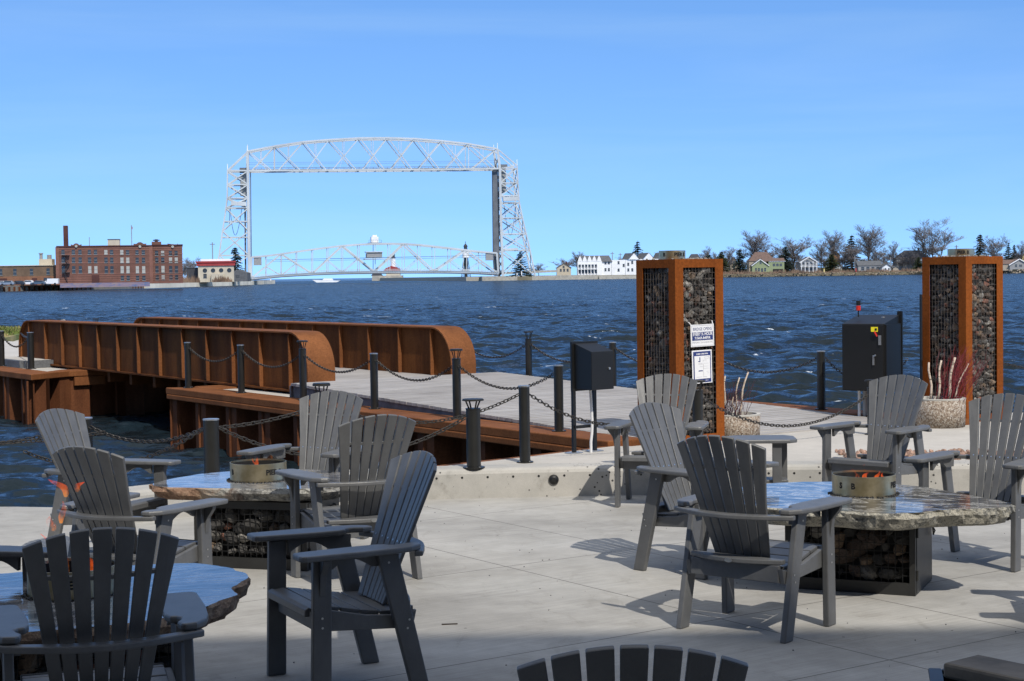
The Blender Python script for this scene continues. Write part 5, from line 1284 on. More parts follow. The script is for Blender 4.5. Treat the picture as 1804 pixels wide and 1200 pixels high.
m = MB(); m.cyl((-.11,-.1,-.0), .018, .1, 10); m.build('conduit', MT['white_pvc'], ec); m = MB(); m.cyl((-.05,-.08,0), .026, .1, 10); m.build('conduit', MT['grey_pvc'], ec)
m = MB(); m.b2((.05,.05,0), (.09,.09,.1)); m.b2((-.02,0,.0), (.16,.14,.004)); m.build('leg', MT['cab'], ec)
for ch in ec.children:                                       # stand it off the ground on its posts
    if ch.name.split('.')[0] in ('conduit', 'leg'): ch.scale.z = 3.4
for ch in ec.children:
    if ch.name.split('.')[0] not in ('conduit', 'leg'): ch.location.z += .04
m = MB(); m.b2((-.02,0,.0), (.0,.001,.001))
# ================================================================== gate behind the right pillar
ga = thing('gate', 'thin black wire gate between the electrical cabinet and the right gabion pillar', 'gate', (4.98,20.0,.25), R(20))
m = MB()
for x in (0, .75): m.b2((x-.016,-.016,0), (x+.016,.016,1.42))
for z in (.12, 1.38): m.b2((.017,-.014,z-.014), (.733,.014,z+.014))
m.build('frame', MT['cab'], ga); m = MB()
for i in range(1, 12): m.b2((i*.062-.002,-.002,.13), (i*.062+.002,.002,1.37))
for i in range(1, 18): m.b2((.017,.0021,.12+i*.07), (.733,.005,.123+i*.07))
m.build('wire_mesh', MT['cab'], ga)
MT['lime'] = simple('yellow_green_tag', (.35,.4,.05), .5, 0, .1); m = MB(); m.b2((.0,-.04,.55), (.06,-.02,.62)); m.build('latch', MT['lime'], ga)
# ================================================================== gabion pillars
STONE = [simple('gabion_stone_'+n_, c_, .85, 0, .4, 9, .4, 60) for n_, c_ in (('grey',(.11,.105,.097)),('dark',(.045,.043,.041)),('brown',(.095,.07,.056)),('red',(.22,.1,.07)),('pale',(.25,.235,.21)),('tan',(.18,.13,.09)))]
MT['mesh'] = simple('rusty_wire', (.12,.1,.085), .7, .3, .3, 20); MT['meshblk'] = simple('black_wire', (.015,.015,.015), .6, .2, .2, 20)
MT['ring'] = NT('burnished_steel_ring').m
def mk_ring():
    t = NT('burnished_brass_steel'); t.set(Metallic=1.0, Roughness=.4); co = t.co('Object'); n = t.noise(co, 9, 4, .6); r = t.ramp(n, 0, [(.35, (.46,.38,.22)), (.65, (.66,.57,.38))]); t.col(r); t.bump(n, 0, .05, .01)
    return t.m
MT['ring'] = mk_ring()
FONT_CACHE = {}
def text_mesh(s, size, bold=0.0, squash=1.0):
    cu = bpy.data.curves.new('t', 'FONT'); cu.body = s; cu.size = size; cu.align_x = 'CENTER'; cu.align_y = 'CENTER'; cu.offset = bold; cu.resolution_u = 3
    o = bpy.data.objects.new('t', cu); scene.collection.objects.link(o); dg = bpy.context.evaluated_depsgraph_get(); dg.update()
    me = bpy.data.meshes.new_from_object(o.evaluated_get(dg)); vs = [(v.co.x*squash, v.co.y) for v in me.vertices]; fs = [tuple(p.vertices) for p in me.polygons]
    bpy.data.objects.remove(o); bpy.data.curves.remove(cu); bpy.data.meshes.remove(me); return vs, fs
def rock_panel(root, fn, w, h, dep, n_parts, seed, stuff, size=.04):
    """stones behind a mesh window; fn(u, v, depth) -> local point"""
    rnd = random.Random(seed); pos = []
    nu = max(2, int(w/(size*1.5))); nv = int(h/(size*1.35))
    for j in range(nv):
        for i in range(nu):
            pos.append(((i+.5+(.5 if j%2 else 0)-.25+rnd.uniform(-.25,.25))*w/nu, (j+.5+rnd.uniform(-.3,.3))*h/nv))
    rnd.shuffle(pos)
    for k, (u, v) in enumerate(pos):
        s = size*rnd.choice((.6,.8,1,1.2,1.5))*rnd.uniform(.9,1.1); c = fn(min(max(u,s*.6),w-s*.6), min(max(v,s*.6),h-s*.6), dep+rnd.uniform(0,.02))
        if k < n_parts:
            vs, fs = rnd.choice(ROCKS); mt_ = rnd.choices(range(6), (5,4,3,1.3,1,1.6))[0]; M = Matrix.Rotation(rnd.uniform(0,6.3), 3, 'Z') @ Matrix.Rotation(rnd.uniform(0,6.3), 3, 'X')
            key = ('rk', ROCKS.index((vs, fs)), mt_)
            if key not in FONT_CACHE:
                me = bpy.data.meshes.new('stone'); me.from_pydata(vs, [], fs); me.materials.append(STONE[mt_]); FONT_CACHE[key] = me
            o = bpy.data.objects.new('stone', FONT_CACHE[key]); link(o, root); o.matrix_local = Matrix.Translation(c) @ M.to_4x4() @ Matrix.Diagonal((s*1.1, s*.95, s*.9, 1))
        else: 
            stuff.mi = rnd.choices(range(6), (5,4,3,1.3,1,1.6))[0]; add_rock(stuff, c, s, rnd); stuff.mi = 0
def wire_panel(m, fn, w, h, cell_u, cell_v, r, dep=0):
    n = int(w/cell_u)
    for i in range(n+1): u = i*w/n; m.beam(fn(u,0,dep), fn(u,h,dep), r)
    n = int(h/cell_v)
    for i in range(n+1): v = i*h/n; m.beam(fn(0,v,dep+r), fn(w,v,dep+r), r)
def ring_text(par, s, rad, z, a0, size, mat):
    """letters cut round a fire ring, dark where they are cut through"""
    vs, fs = text_mesh(s, size, .0025, .95); m = MB()
    m.add([((rad+.0012)*math.sin(a0+x/rad), -(rad+.0012)*math.cos(a0+x/rad), z+y) for x, y in vs], fs); return m.build('lettering', mat, par)
def fire_ring(par_label, loc, rad, h, texts, size):
    t = thing('fire_ring', par_label, 'fire ring', loc, 0, 'burnished steel fire rings')
    m = MB(); m.lathe([(rad,0),(rad,h)], n=72); m.build('band', MT['ring'], t, smooth=True); m = MB(); m.lathe([(rad+.0002,h),(rad-.003,h+.0005),(rad-.0035,.001)], n=72); m.build('rim', MT['ring'], t)
    m = MB(); m.lathe([(0,.004),(rad-.006,.004),(rad-.006,h-.012)], n=40); m.build('lining', MT['dark'], t)
    for s, a in texts: ring_text(t, s, rad, h*.52, a, size, MT['dark'])
    return t
def pillar(label, C, ang, S, Hh, seed):
    """C nearest corner; faces go to the right (ang) and to the left (ang+90)"""
    t = thing('gabion_pillar', label, 'pillar', (C[0], C[1], .25), ang)
    b = .105; bt_ = .085
    for face in range(4):
        # face-local: u along face, outward normal -y (rotated)
        Rm = Matrix.Rotation(math.pi/2*face, 3, 'Z')
        cen = Vector((S/2, S/2, 0))
        def F(u, v, d, Rm=Rm, cen=cen): return Rm @ Vector((u-S/2, -S/2+d, v)) + cen
        m = MB()
        for (u0, v0, u1, v1) in ((0,0,b,Hh),(S-b,0,S,Hh),(b,Hh-bt_,S-b,Hh),(b,0,S-b,bt_)):
            e0 = .003*face*0
            pts = [F(u0+.0,v0,.0), F(u1,v0,.0), F(u1,v1,.0), F(u0,v1,.0), F(u0+(.006 if u0 == 0 else 0),v0,.006), F(u1-(.006 if u1 == S else 0),v0,.006), F(u1-(.006 if u1 == S else 0),v1,.006), F(u0+(.006 if u0 == 0 else 0),v1,.006)]
            m.add(pts, [(0,1,2,3),(4,7,6,5),(0,4,5,1),(2,6,7,3),(1,5,6,2),(0,3,7,4)])
        m.build('steel_face', MT['rust_pillar'], t)
        m = MB(); Fw = lambda u, v, d, F=F: F(u+b-.01, v+bt_-.01, d+.008)
        wire_panel(m, Fw, S-2*b+.02, Hh-2*bt_+.02, .042, .06, .0031); m.build('wire_mesh', MT['mesh'], t)
        stuff = MB(); Fr = lambda u, v, d, F=F: F(u+b, v+bt_, d)
        rock_panel(t, Fr, S-2*b, Hh-2*bt_, .05, 50 if face in (0, 3) else 0, seed+face, stuff, .036)
        o = stuff.build('stone_fill', STONE, t); tag(o, kind='stuff')
    m = MB(); m.b2((.06,.06,.0), (S-.06,S-.06,Hh-.014)); m.build('core', MT['dark'], t)
    m = MB(); m.b2((.003,.003,Hh-.012), (S-.003,S-.003,Hh-.002)); m.build('top_tray', MT['rust_pillar'], t)
    st = MB(); rnd = random.Random(seed)
    for i in range(60): add_rock(st, (rnd.uniform(.06,S-.06), rnd.uniform(.06,S-.06), Hh+.004), rnd.uniform(.012,.022), rnd, True)
    tag(st.build('glass_pebbles', STONE[4], t), kind='stuff')
    return t
def corner(px, y, S, pxL, pxR):
    pass
pA = P(1194, 785, .25); pA = PD(1190.5, 600, 16.46); A1 = R(33.6)
SP = .63
p1 = pillar('rusty framed gabion pillar with two signs at the end of the wooden ramp', (pA.x, pA.y), A1, SP, 1.86, 31)
pB = PD(1702, 600, 18.35); A2 = R(34.5)
p2 = pillar('rusty framed gabion pillar behind the right planter', (pB.x, pB.y), A2, SP, 1.86, 61)
def pc(t_, S=SP): 
    a = t_.rotation_euler.z; return Vector((t_.location.x, t_.location.y)) + Vector((math.cos(a)-math.sin(a), math.sin(a)+math.cos(a)))*S/2
c = pc(p1); fire_ring('burnished fire ring on top of the left gabion pillar', (c.x-.08, c.y-.08, .25+1.862), .135, .088, (('PIER B', .55), ('B', -.75)), .052)
c = pc(p2); fire_ring('dull fire ring on top of the right gabion pillar', (c.x-.02, c.y-.02, .25+1.862), .15, .088, (('PIER B', -.1),), .052)
# ================================================================== the two signs on the left pillar
MT['signw'] = simple('sign_white', (.78,.78,.78), .4, 0, .02); MT['navy'] = simple('sign_navy', (.02,.035,.16), .4, 0, .04); MT['signgrey'] = simple('sign_grey_line', (.4,.4,.42), .5, 0, .05)
cs, sn = math.cos(A1), math.sin(A1)
def sign_root(name, label, u, z, tilt):
    loc = Vector((pA.x+cs*u+sn*.012, pA.y+sn*u-cs*.012, z)); t = thing(name, label, 'sign', loc, A1); t.rotation_euler = (0, tilt, A1); return t
def rect(m, x0, z0, x1, z1, y, th=.0015): m.b2((x0, y-th, z0), (x1, y, z1))
def sgtext(par, s, x, z, size, mat, y, sq=1.0, bold=0.0, name='lettering'):
    vs, fs = text_mesh(s, size, bold, sq); m = MB(); m.add([(a+x, y, b+z) for a, b in vs], fs); return m.build(name, mat, par)
def zpx(px, py, d): return PD(px, py, d).z
# upper sign: px 1214-1256, y 571-611
s1 = sign_root('sign', 'white and navy bridge opening hours sign hung on the left gabion pillar', .0, 0, R(-1))
u_c = .0
def u_at(px, y=600):                                     # u along the right face seen at a pixel
    d = ray(px, y); k_ = d.x/d.y; return (k_*pA.y-pA.x)/(cs-k_*sn)
uc = (u_at(1215)+u_at(1256))/2; dd = pA.y+sn*uc; w1 = u_at(1256)-u_at(1215)
s1.location = Vector((pA.x+cs*uc+sn*.014, pA.y+sn*uc-cs*.014, zpx(1235, 591, dd))); h1 = zpx(1235,571.5,dd)-zpx(1235,610.5,dd)
m = MB(); m.b2((-w1/2,-.004,-h1/2), (w1/2,0,h1/2)); m.build('panel', MT['signw'], s1, bevel=.003)
m = MB(); rect(m, -w1*.44, -h1*.21, w1*.44, h1*.16, -.0045); m.build('blue_band', MT['navy'], s1)
sgtext(s1, 'BRIDGE OPENS', 0, h1*.29, h1*.2, MT['navy'], -.0052, .66*w1/.25*1.02)
sgtext(s1, 'EVERY \u00bd HOUR', 0, h1*.065, h1*.2, MT['signw'], -.0066, .66*w1/.25, .0012)
sgtext(s1, '7:15A.M.-8:45P.M.', 0, -h1*.11, h1*.155, MT['signw'], -.0066, .66*w1/.25, .0012)
sgtext(s1, 'MEMORIAL DAY-LABOR DAY', 0, -h1*.31, h1*.1, MT['signgrey'], -.0052, .74*w1/.25)
m = MB(); 
for a_, b_, c_, d_ in ((-.46,-.46,.46,-.45),(-.46,.45,.46,.46),(-.46,-.45,-.45,.45),(.45,-.45,.46,.45)): rect(m, a_*w1, b_*h1, c_*w1, d_*h1, -.0045, .001)
m.build('border_line', MT['signgrey'], s1)
m = MB(); m.beam((-w1/2+.01,-.002,h1/2), (-w1/2-.015,.01,h1/2+.03), .008); m.beam((w1/2-.015,-.002,h1/2), (w1/2-.015,.01,h1/2+.035), .008); m.build('cable_ties', MT['signw'], s1)
# lower sign: px 1217-1252, y 617-675
s2 = sign_root('sign', 'tall white notice with a navy frame and a small diagram below the opening hours sign', .0, 0, R(-1.2))
uc = (u_at(1217)+u_at(1252))/2; dd = pA.y+sn*uc; w2 = u_at(1252)-u_at(1217)
s2.location = Vector((pA.x+cs*uc+sn*.014, pA.y+sn*uc-cs*.014, zpx(1235, 646, dd))); h2 = zpx(1235,617,dd)-zpx(1235,675.5,dd)
m = MB(); m.b2((-w2/2,-.004,-h2/2), (w2/2,0,h2/2)); m.build('panel', MT['signw'], s2, bevel=.003)
m = MB(); rect(m, -w2*.44, -h2*.47, w2*.44, h2*.46, -.0045); m.build('navy_field', MT['navy'], s2)
m = MB(); rect(m, -w2*.39, -h2*.36, w2*.39, h2*.33, -.0062); m.build('white_field', MT['signw'], s2)
sgtext(s2, 'CLOSED = EVERYTHING', 0, h2*.385, h2*.055, MT['signw'], -.0064, .62*w2/.2*.95, .0008)
m = MB()
for a_, b_, c_, d_ in ((-.14,.17,-.1,.29),(-.2,.15,-.1,.175)): rect(m, a_*w2, b_*h2, c_*w2, d_*h2, -.008, .0008)
rect(m, -.2*w2, -.135*h2, .02*w2, -.115*h2, -.008, .0008); rect(m, -.18*w2, -.12*h2, -.0*w2, -.105*h2, -.0089, .0008); m.build('diagram', MT['navy'], s2)
m = MB()
for a_, b_, c_, d_ in ((.12,.29,.34,.296),(.12,.24,.34,.246),(.12,.247,.13,.289),(.33,.247,.34,.289),(.04,.19,.22,.2),(.03,.14,.042,.19),(-.18,.1,.02,.106),(-.18,.07,.02,.076),(-.18,.077,-.17,.099),(.06,.095,.3,.1),(-.14,-.0,.02,.008),(.06,.01,.3,.015),(.06,-.06,.3,-.055),(.045,-.28,.06,.09),(.2,-.15,.3,-.145),(.24,-.2,.32,-.195),(-.3,-.31,-.05,-.3),(.02,-.31,.22,-.3)):
    rect(m, a_*w2, b_*h2, c_*w2, d_*h2, -.008, .0006)
m.build('diagram_lines', MT['signgrey'], s2)
sgtext(s2, 'PIER B', .22*w2, -h2*.415, h2*.045, MT['signw'], -.0064, .9)
# ================================================================== planters
def mk_agg():
    t = NT('exposed_aggregate'); t.set(Roughness=.85); co = t.co(); v = t.n('TexVoronoi'); t.l(co, 0, v, 'Vector'); v.inputs['Scale'].default_value = 75
    r = t.ramp(v, 1, [(.0, (.08,.06,.05)), (.35, (.24,.18,.13)), (.6, (.36,.3,.24)), (.85, (.5,.46,.4)), (1, (.16,.12,.1))]); t.col(r); t.bump(v, 0, .7, .006); return t.m
MT['agg'] = mk_agg(); MT['lip'] = simple('planter_rim_concrete', (.5,.48,.43), .8, 0, .1); MT['soil'] = simple('planter_soil', (.04,.03,.025), .95, 0, .4, 20)
def mk_birch():
    t = NT('birch_bark'); t.set(Roughness=.7); n = t.noise(t.co('Object', (8,8,40)), 1.6, 4, .7); r = t.ramp(n, 0, [(.36, (.06,.05,.045)), (.42, (.5,.4,.31)), (.7, (.64,.55,.46))]); t.col(r); return t.m
MT['birch'] = mk_birch(); MT['dogwood'] = simple('red_dogwood_twigs', (.16,.012,.018), .6, 0, .4, 3); MT['dogdark'] = simple('dark_plum_twigs', (.06,.015,.025), .6, 0, .4, 3)
def planter(label, loc, r, h, sticks, twigs, mat, seed, lean, spread, th, pname):
    t = thing('planter', label, 'planter', loc); m = MB(); m.lathe([(0,0),(r*.97,0),(r*.99,h*.5),(r*1.0,h),(r-.02,h)], n=36); m.build('pot', MT['agg'], t, smooth=True)
    m = MB(); m.lathe([(r*1.002,h-.012),(r+.004,h+.004),(r-.035,h+.006),(r-.04,h-.03)], n=36); m.build('rim', MT['lip'], t)
    m = MB(); m.lathe([(r-.03,h-.03),(0,h-.015)], n=24); m.build('soil', MT['soil'], t)
    b = thing('dried_arrangement', pname, 'plant', (loc[0], loc[1], loc[2]+h-.02)); rnd = random.Random(seed)
    for (x, y, dx, dz, rr) in sticks:
        m = MB(); pts = [(x+dx*s+.012*math.sin(7*s+x*9), y, dz*s) for s in np.linspace(0,1,6)]; m.tube(pts, [rr*.8*(1-.25*s) for s in np.linspace(0,1,6)], 8); m.build('birch_stick', MT['birch'], b, smooth=True)
    m = MB()
    for i in range(twigs):
        x = rnd.gauss(lean[0], spread*.35); y = rnd.gauss(0, r*.35); p = Vector((x, y, 0)); d = Vector((rnd.gauss(lean[1], .25), rnd.gauss(0,.15), 1)).normalized(); L = th*rnd.uniform(.45,1.05); pts = [p]
        for k in range(5): d = (d+Vector((rnd.uniform(-.1,.13)+lean[1]*.12, rnd.uniform(-.08,.08), -.02))).normalized(); p = p+d*L/5; pts.append(p)
        m.tube(pts, [.0032*(1-.15*k) for k in range(6)], 3, cap=False)
        for k in (2,3,4):
            q = pts[k]; dd = (d+Vector((rnd.uniform(-.5,.5), rnd.uniform(-.4,.4), .2))).normalized(); m.tube([q, q+dd*L*.22], [.002,.001], 3, cap=False)
    tag(m.build('twigs', mat, b), kind='stuff'); return t
kp = 2900/17.0
planter('aggregate planter tucked against the right side of the left gabion pillar', (2.31,17.12,.25), .265, .245, ((-.12,0,.03,.42,.013),(-.0,.02,.05,.4,.012),(.03,-.05,.1,.46,.014),(.0,-.02,-.02,.2,.01)), 46, MT['dogdark'], 3, (-.05,.12), .2, .42, 'birch sticks and thin dark twigs standing in the left planter')
planter('aggregate planter in front of the right gabion pillar', (4.68,18.0,.25), .275, .31, ((-.12,-.1,-.02,.42,.017),(-.05,-.1,.04,.44,.017),(.06,-.1,.07,.47,.021),(.12,-.08,.16,.4,.012)), 95, MT['dogwood'], 5, (.12,.3), .22, .62, 'birch sticks and a thick bunch of dark red twigs standing in the right planter')
# ================================================================== chairs: +Y is where the sitter faces
PL = MT['plastic']
def chair_proto(tipz=1.10):
    t = thing('patio_chair', 'x', 'chair', (0,0,0))
    # legs
    for sx in (-1, 1):
        m = MB()
        m.prism([(.195,0),(.29,0),(.272,.672),(.182,.672)], lambda u, v, q: (sx*(.305+q), u, v), 0, .036); m.build('leg', PL, t, bevel=.006)
        m = MB(); m.prism([(-.305,0),(-.215,0),(-.045,.672),(-.15,.672)], lambda u, v, q: (sx*(.305+q), u, v), 0, .036); m.build('leg', PL, t, bevel=.006)
    # seat frame: side rails, front apron, rear rail and curved rear board
    m = MB()
    for sx in (-1, 1): m.prism([(-.235,.30),(.225,.33),(.262,.425),(.2,.43),(.0,.385),(-.19,.365),(-.255,.385)], lambda u, v, q: (sx*(.272+q), u, v), 0, .03)
    m.b2((-.272,.215,.325), (.272,.243,.424)); m.b2((-.272,-.25,.305), (.272,-.222,.40)); m.build('seat_frame', PL, t, bevel=.004)
    m = MB(); n = 16; out = [(-.285,-.19)]+[(-.285+.57*i/n, -.23-.075*math.sin(math.pi*i/n)) for i in range(n+1)]+[(.285,-.19)]
    m.poly(out[::-1], .402, .428); m.build('rear_board', PL, t, bevel=.005)
    m = MB(); m.cyl((0,0,0), .016, .002, 14); b_ = m.build('badge', MT['screw'], t); b_.scale = (1.5,.75,1); b_.rotation_euler = (R(90),0,0); b_.location = (.0,-.308,.415)
    # contoured seat slats
    m = MB(); prof = [(.285,.40),(.272,.438),(.21,.445),(.12,.43),(.02,.408),(-.08,.392),(-.19,.386)]
    for i in range(1, len(prof)-1):
        (y0,z0),(y1,z1) = prof[i], prof[i+1]; d = Vector((y1-y0, z1-z0)); L = d.length; d /= L; nn = Vector((d.y*-1, d.x)); nn = -nn if nn.y < 0 else nn
        a = Vector((y0,z0))+d*.004; b = Vector((y1,z1))-d*.004
        m.prism([tuple(a),tuple(b),tuple(b-nn*.02),tuple(a-nn*.02)], lambda u, v, q: (q, u, v), -.27, .27)
    m.prism([(.272,.445),(.295,.434),(.298,.40),(.272,.40)], lambda u, v, q: (q, u, v), -.275, .275)
    m.build('seat', PL, t, bevel=.004)
    # fanned back slats
    base = Vector((0,-.165,.385)); tip = Vector((0,-.455,tipz)); S = (tip-base).length; dv = (tip-base)/S; nf = Vector((0, dv.z, -dv.y))
    def B(u, s, o): return base+dv*s+Vector((u,0,0))+nf*(.55*u*u+o)
    m = MB(); ns = 7; wt_, wb_ = .545, .33
    top = lambda u: S-.30*u*u*4*.30-.9*u*u*.25
    ang = lambda i, w, g: (-w/2+(w+g)/ns*i, -w/2+(w+g)/ns*(i+1)-g)
    for i in range(ns):
        t0, t1 = ang(i, wt_, .013); b0, b1 = ang(i, wb_, .004)
        f = lambda s, a, b: b+(a-b)*min(1,(s/S))
        tops = []
        for k in range(5):
            u = t0+(t1-t0)*k/4; tops.append((u, S-1.15*u*u))
        outl = [(b0,0),(b1,0)] + [(f(s, t1, b1), s) for s in (S*.5,)] + tops[::-1] + [(f(S*.5, t0, b0), S*.5)]
        um = (t0+t1)/2
        m.prism(outl, lambda u, s, q: B(u, s, 0)+nf*(q), 0, .018)
    m.build('backrest', PL, t, bevel=.004)
    # batten behind the slats and the bowed rear bar on which the arms rest
    sb = S*.74
    for i in range(ns-1):
        m = MB()
        t0, t1 = ang(i, wt_, .013); b0, b1 = ang(i, wb_, .004); ul = b1+(t1-b1)*.74; n0_ = ang(i+1, wt_, .013)[0]; n1_ = ang(i+1, wb_, .004)[0]; ur = n1_+(n0_-n1_)*.74
        m.prism([(ul-.004,sb-.008),(ur+.004,sb-.008),(ur+.004,sb+.008),(ul-.004,sb+.008)], lambda u, s_, q: B(u, s_, 0)+nf*q, .003, .015); m.build('spacer', PL, t)
    m = MB(); N = 18; outer = []; inner = []
    for i in range(N+1):
        x = -.372+.744*i/N; bow = math.cos(math.pi*x/.744); outer.append((x, -.262-.125*bow)); inner.append((x*.98, -.222-.098*bow))
    m.poly(outer[::-1]+inner if False else outer+inner[::-1], .650, .676); m.build('back_bar', PL, t, bevel=.006)
    # arms
    for sx in (-1, 1):
        o_ = [(.275,.335),(.285,.352),(.305,.36),(.39,.36),(.412,.35),(.42,.33),(.418,.05),(.405,-.12),(.388,-.2),(.345,-.262),(.3,-.275),(.286,-.262),(.278,-.215),(.296,-.175),(.3,-.145),(.285,-.122),(.262,-.115),(.247,-.07),(.247,.06),(.258,.18)]
        o_ = [(sx*a, b) for a, b in o_]; o_ = o_ if sx > 0 else o_[::-1]
        m = MB(); m.poly(o_[::-1], .678, .706); m.build('armrest', PL, t, bevel=.008)
        m = MB(); pr_ = [(.182,.676),(-.15,.676),(-.145,.61),(-.03,.612)] + [(-.02+.185*k/8, .618+.038*math.sin(math.pi*k/8)) for k in range(9)] + [(.178,.612)]
        m.prism(pr_, lambda u, v, q: (sx*(.280+q), u, v), 0, .024); m.build('arm_rail', PL, t)
        m = MB(); m.prism([(.342,.676),(.405,.676),(.40,.655),(.36,.60),(.342,.50)], lambda u, v, q: (sx*u, q, v), .215, .247); m.build('arm_bracket', PL, t, bevel=.003)
    # screw heads
    m = MB()
    def screw(p, n, r=.0055):
        p = Vector(p); n = Vector(n).normalized(); u = n.cross(Vector((0,.3,1))).normalized(); v = n.cross(u)
        m.add([p+n*.002+(u*math.cos(k*math.pi/3)+v*math.sin(k*math.pi/3))*r for k in range(6)]+[p+n*.0], [tuple(range(6))])
    for i in range(ns):
        t0, t1 = ang(i, wt_, .012); b0, b1 = ang(i, wb_, .004); s = S*.40; u = ((t0+t1)*.4+(b0+b1)*.6)/2; screw(B(u, s, .018), nf)
    for sx in (-1, 1):
        for y, z in ((.235,.64),(.235,.40),(.235,.355),(-.1,.63),(-.2,.35),(-.19,.31)): screw((sx*.341, y, z), (sx,0,0), .006)
    tag(m.build('screws', MT['screw'], t), kind='stuff')
    return t
CH = chair_proto(1.10); CH2 = None
GCH = 'grey slatted patio chairs around the fire tables'
def put(proto_, cx, cy, fx, fy, label, first=False, rise=1.0):
    rz = math.atan2(-fx, fy)
    if first: proto_.location = (cx,cy,0.001); proto_.rotation_euler = (0,0,rz); proto_['label'] = label; proto_['group'] = GCH; o = proto_
    else: o = dup(proto_, (cx,cy,0.001), rz, label, GCH)
    o.scale = (1,1,rise); return o
put(CH, 1.34, 9.09, .61, .79, 'chair seen from behind in front of the right fire table, with a small badge', True)
put(CH, -1.587, 6.18, -.31, .95, 'nearest chair on the left, dark and seen from behind against the nearest fire table')
put(CH, -2.23, 9.64, .50, .87, 'chair seen from behind with its armrest reaching to the left fire table', rise=.945)
put(CH, -2.86, 11.5, .93, -.37, 'chair at the far left with its back to the water, facing right', rise=.97)
put(CH, -1.53, 12.25, -.36, -.93, 'pale sunlit chair behind the fire ring of the left fire table')
put(CH, -1.05, 10.76, -.5, .87, 'grey chair seen from behind between the pale chair and the shaded blue one')
put(CH, -.836, 7.95, -.894, -.447, 'bluish shaded chair in side view at the bottom centre left')
put(CH, 1.25, 14.02, -.26, -.965, 'sunlit chair in front of the left gabion pillar facing the viewer', rise=.985)
put(CH, 1.24, 10.93, .72, -.69, 'sunlit chair facing right between the pillar chair and the dark badge chair', rise=.985)
put(CH, 2.98, 13.5, -.67, -.74, 'chair behind the right fire ring, before the black electrical cabinet', rise=.985)
put(CH, 3.16, 11.03, -.64, -.77, 'chair at the right edge before the right gabion pillar')
put(CH, .272, 4.21, .0, 1, 'nearest chair, only the top of its slatted back showing at the bottom edge', rise=1.008)
put(CH, -2.60, 7.5, .95, -.3, 'chair mostly outside the left edge, only the end of its armrest showing')
put(CH, 3.32, 9.0, -.97, .2, 'chair mostly outside the right edge, casting its shadow on the patio')
# ================================================================== side table
st_ = thing('side_table', 'small grey side table with a lower shelf behind the dark badge chair', 'table', (1.96,13.0,0.001), R(-3))
m = MB(); m.poly([(-.26,-.16),(-.22,-.2),(.21,-.2),(.27,-.14),(.27,.1),(.2,.19),(-.2,.19),(-.27,.12)], .63, .66); m.build('tabletop', PL, st_, bevel=.008)
for x, y in ((-.17,-.14),(.11,-.15),(-.15,.13),(.18,.09)):
    m = MB(); m.b2((x-.036,y-.016,0), (x+.036,y+.016,.629)); m.build('leg', PL, st_, bevel=.004)
m = MB(); m.b2((-.2,-.12,.31), (.2,.1,.335)); m.b2((.14,-.13,.25), (.17,.1,.309)); m.b2((-.19,-.13,.25), (-.16,.1,.309)); m.build('shelf', PL, st_, bevel=.005)
m = MB(); m.poly([(-.22,-.11),(.0,-.12),(.02,-.1),(.02,.0),(-.22,.0)], .44, .468); m.build('middle_shelf', PL, st_, bevel=.005)
# ================================================================== fire tables
def mk_slab(name, a, b, c, vein, sc=1.0):
    t = NT(name); t.set(Roughness=.07); t.p.inputs['Specular IOR Level'].default_value = .75
    co = t.co('Object', (1.2,3.2,1.5), (0,0,.25)); n = t.noise(co, 2.2*sc, 8, .66, 1.6); n2 = t.noise(t.co(), 26, 4, .7)
    r = t.ramp(n, 0, [(.32, a), (.44, b), (.50, c), (.545, vein), (.58, b), (.64, vein), (.68, a)]); r2 = t.ramp(n2, 0, [(.35, (.7,.7,.7)), (.65, (1.3,1.3,1.3))]); m = t.mix(r, 0, r2, 0, .8, mode='MULTIPLY'); t.col(m, 2)
    n3 = t.noise(t.co('Object', (1,3,1), (0,0,.25)), 5, 3, .5, .5); t.bump(n3, 0, .28, .006); return t.m
def mk_edge(name, stops):
    t = NT(name); t.set(Roughness=.85); n = t.noise(t.co(), 5, 8, .7, .5); n2 = t.noise(t.co(), 45, 4, .8)
    f = t.math('ADD', t.math('MULTIPLY', n, .6), t.math('MULTIPLY', n2, .4)); r = t.ramp(f, 0, stops); t.col(r); t.bump(n2, 0, .9, .012); return t.m
MT['slabA'] = mk_slab('polished_dark_stone', (.015,.016,.018), (.06,.06,.06), (.13,.125,.115), (.5,.49,.46))
MT['slabB'] = mk_slab('polished_blue_grey_stone', (.05,.055,.065), (.12,.125,.14), (.18,.18,.19), (.32,.31,.3), .8)
MT['edgeA'] = mk_edge('rough_grey_stone_edge', [(.38,(.03,.03,.03)),(.46,(.2,.195,.17)),(.52,(.45,.42,.34)),(.58,(.1,.1,.09)),(.66,(.55,.53,.46))])
def mk_edge2():
    t = NT('half_brown_half_grey_stone_edge'); t.set(Roughness=.85); n = t.noise(t.co(), 5, 8, .7, .5); n2 = t.noise(t.co(), 45, 4, .8); f = t.math('ADD', t.math('MULTIPLY', n, .6), t.math('MULTIPLY', n2, .4))
    ra = t.ramp(f, 0, [(.35,(.1,.06,.04)),(.48,(.27,.16,.1)),(.56,(.36,.25,.17)),(.66,(.3,.27,.22))]); rb = t.ramp(f, 0, [(.38,(.04,.04,.04)),(.47,(.2,.195,.18)),(.54,(.4,.39,.35)),(.62,(.12,.12,.11)),(.7,(.45,.43,.38))])
    sp = t.n('SeparateXYZ'); t.l(t.co(), 0, sp, 0); g_ = t.math('ADD', sp, t.math('MULTIPLY', n, .8)); rm = t.ramp(g_, 0, [(.12,(0,0,0)),(.32,(1,1,1))]); m = t.mix(ra, 0, rb, 0, rm, 0); t.col(m, 2); t.bump(n2, 0, .9, .012); return t.m
MT['edgeB'] = mk_edge2()
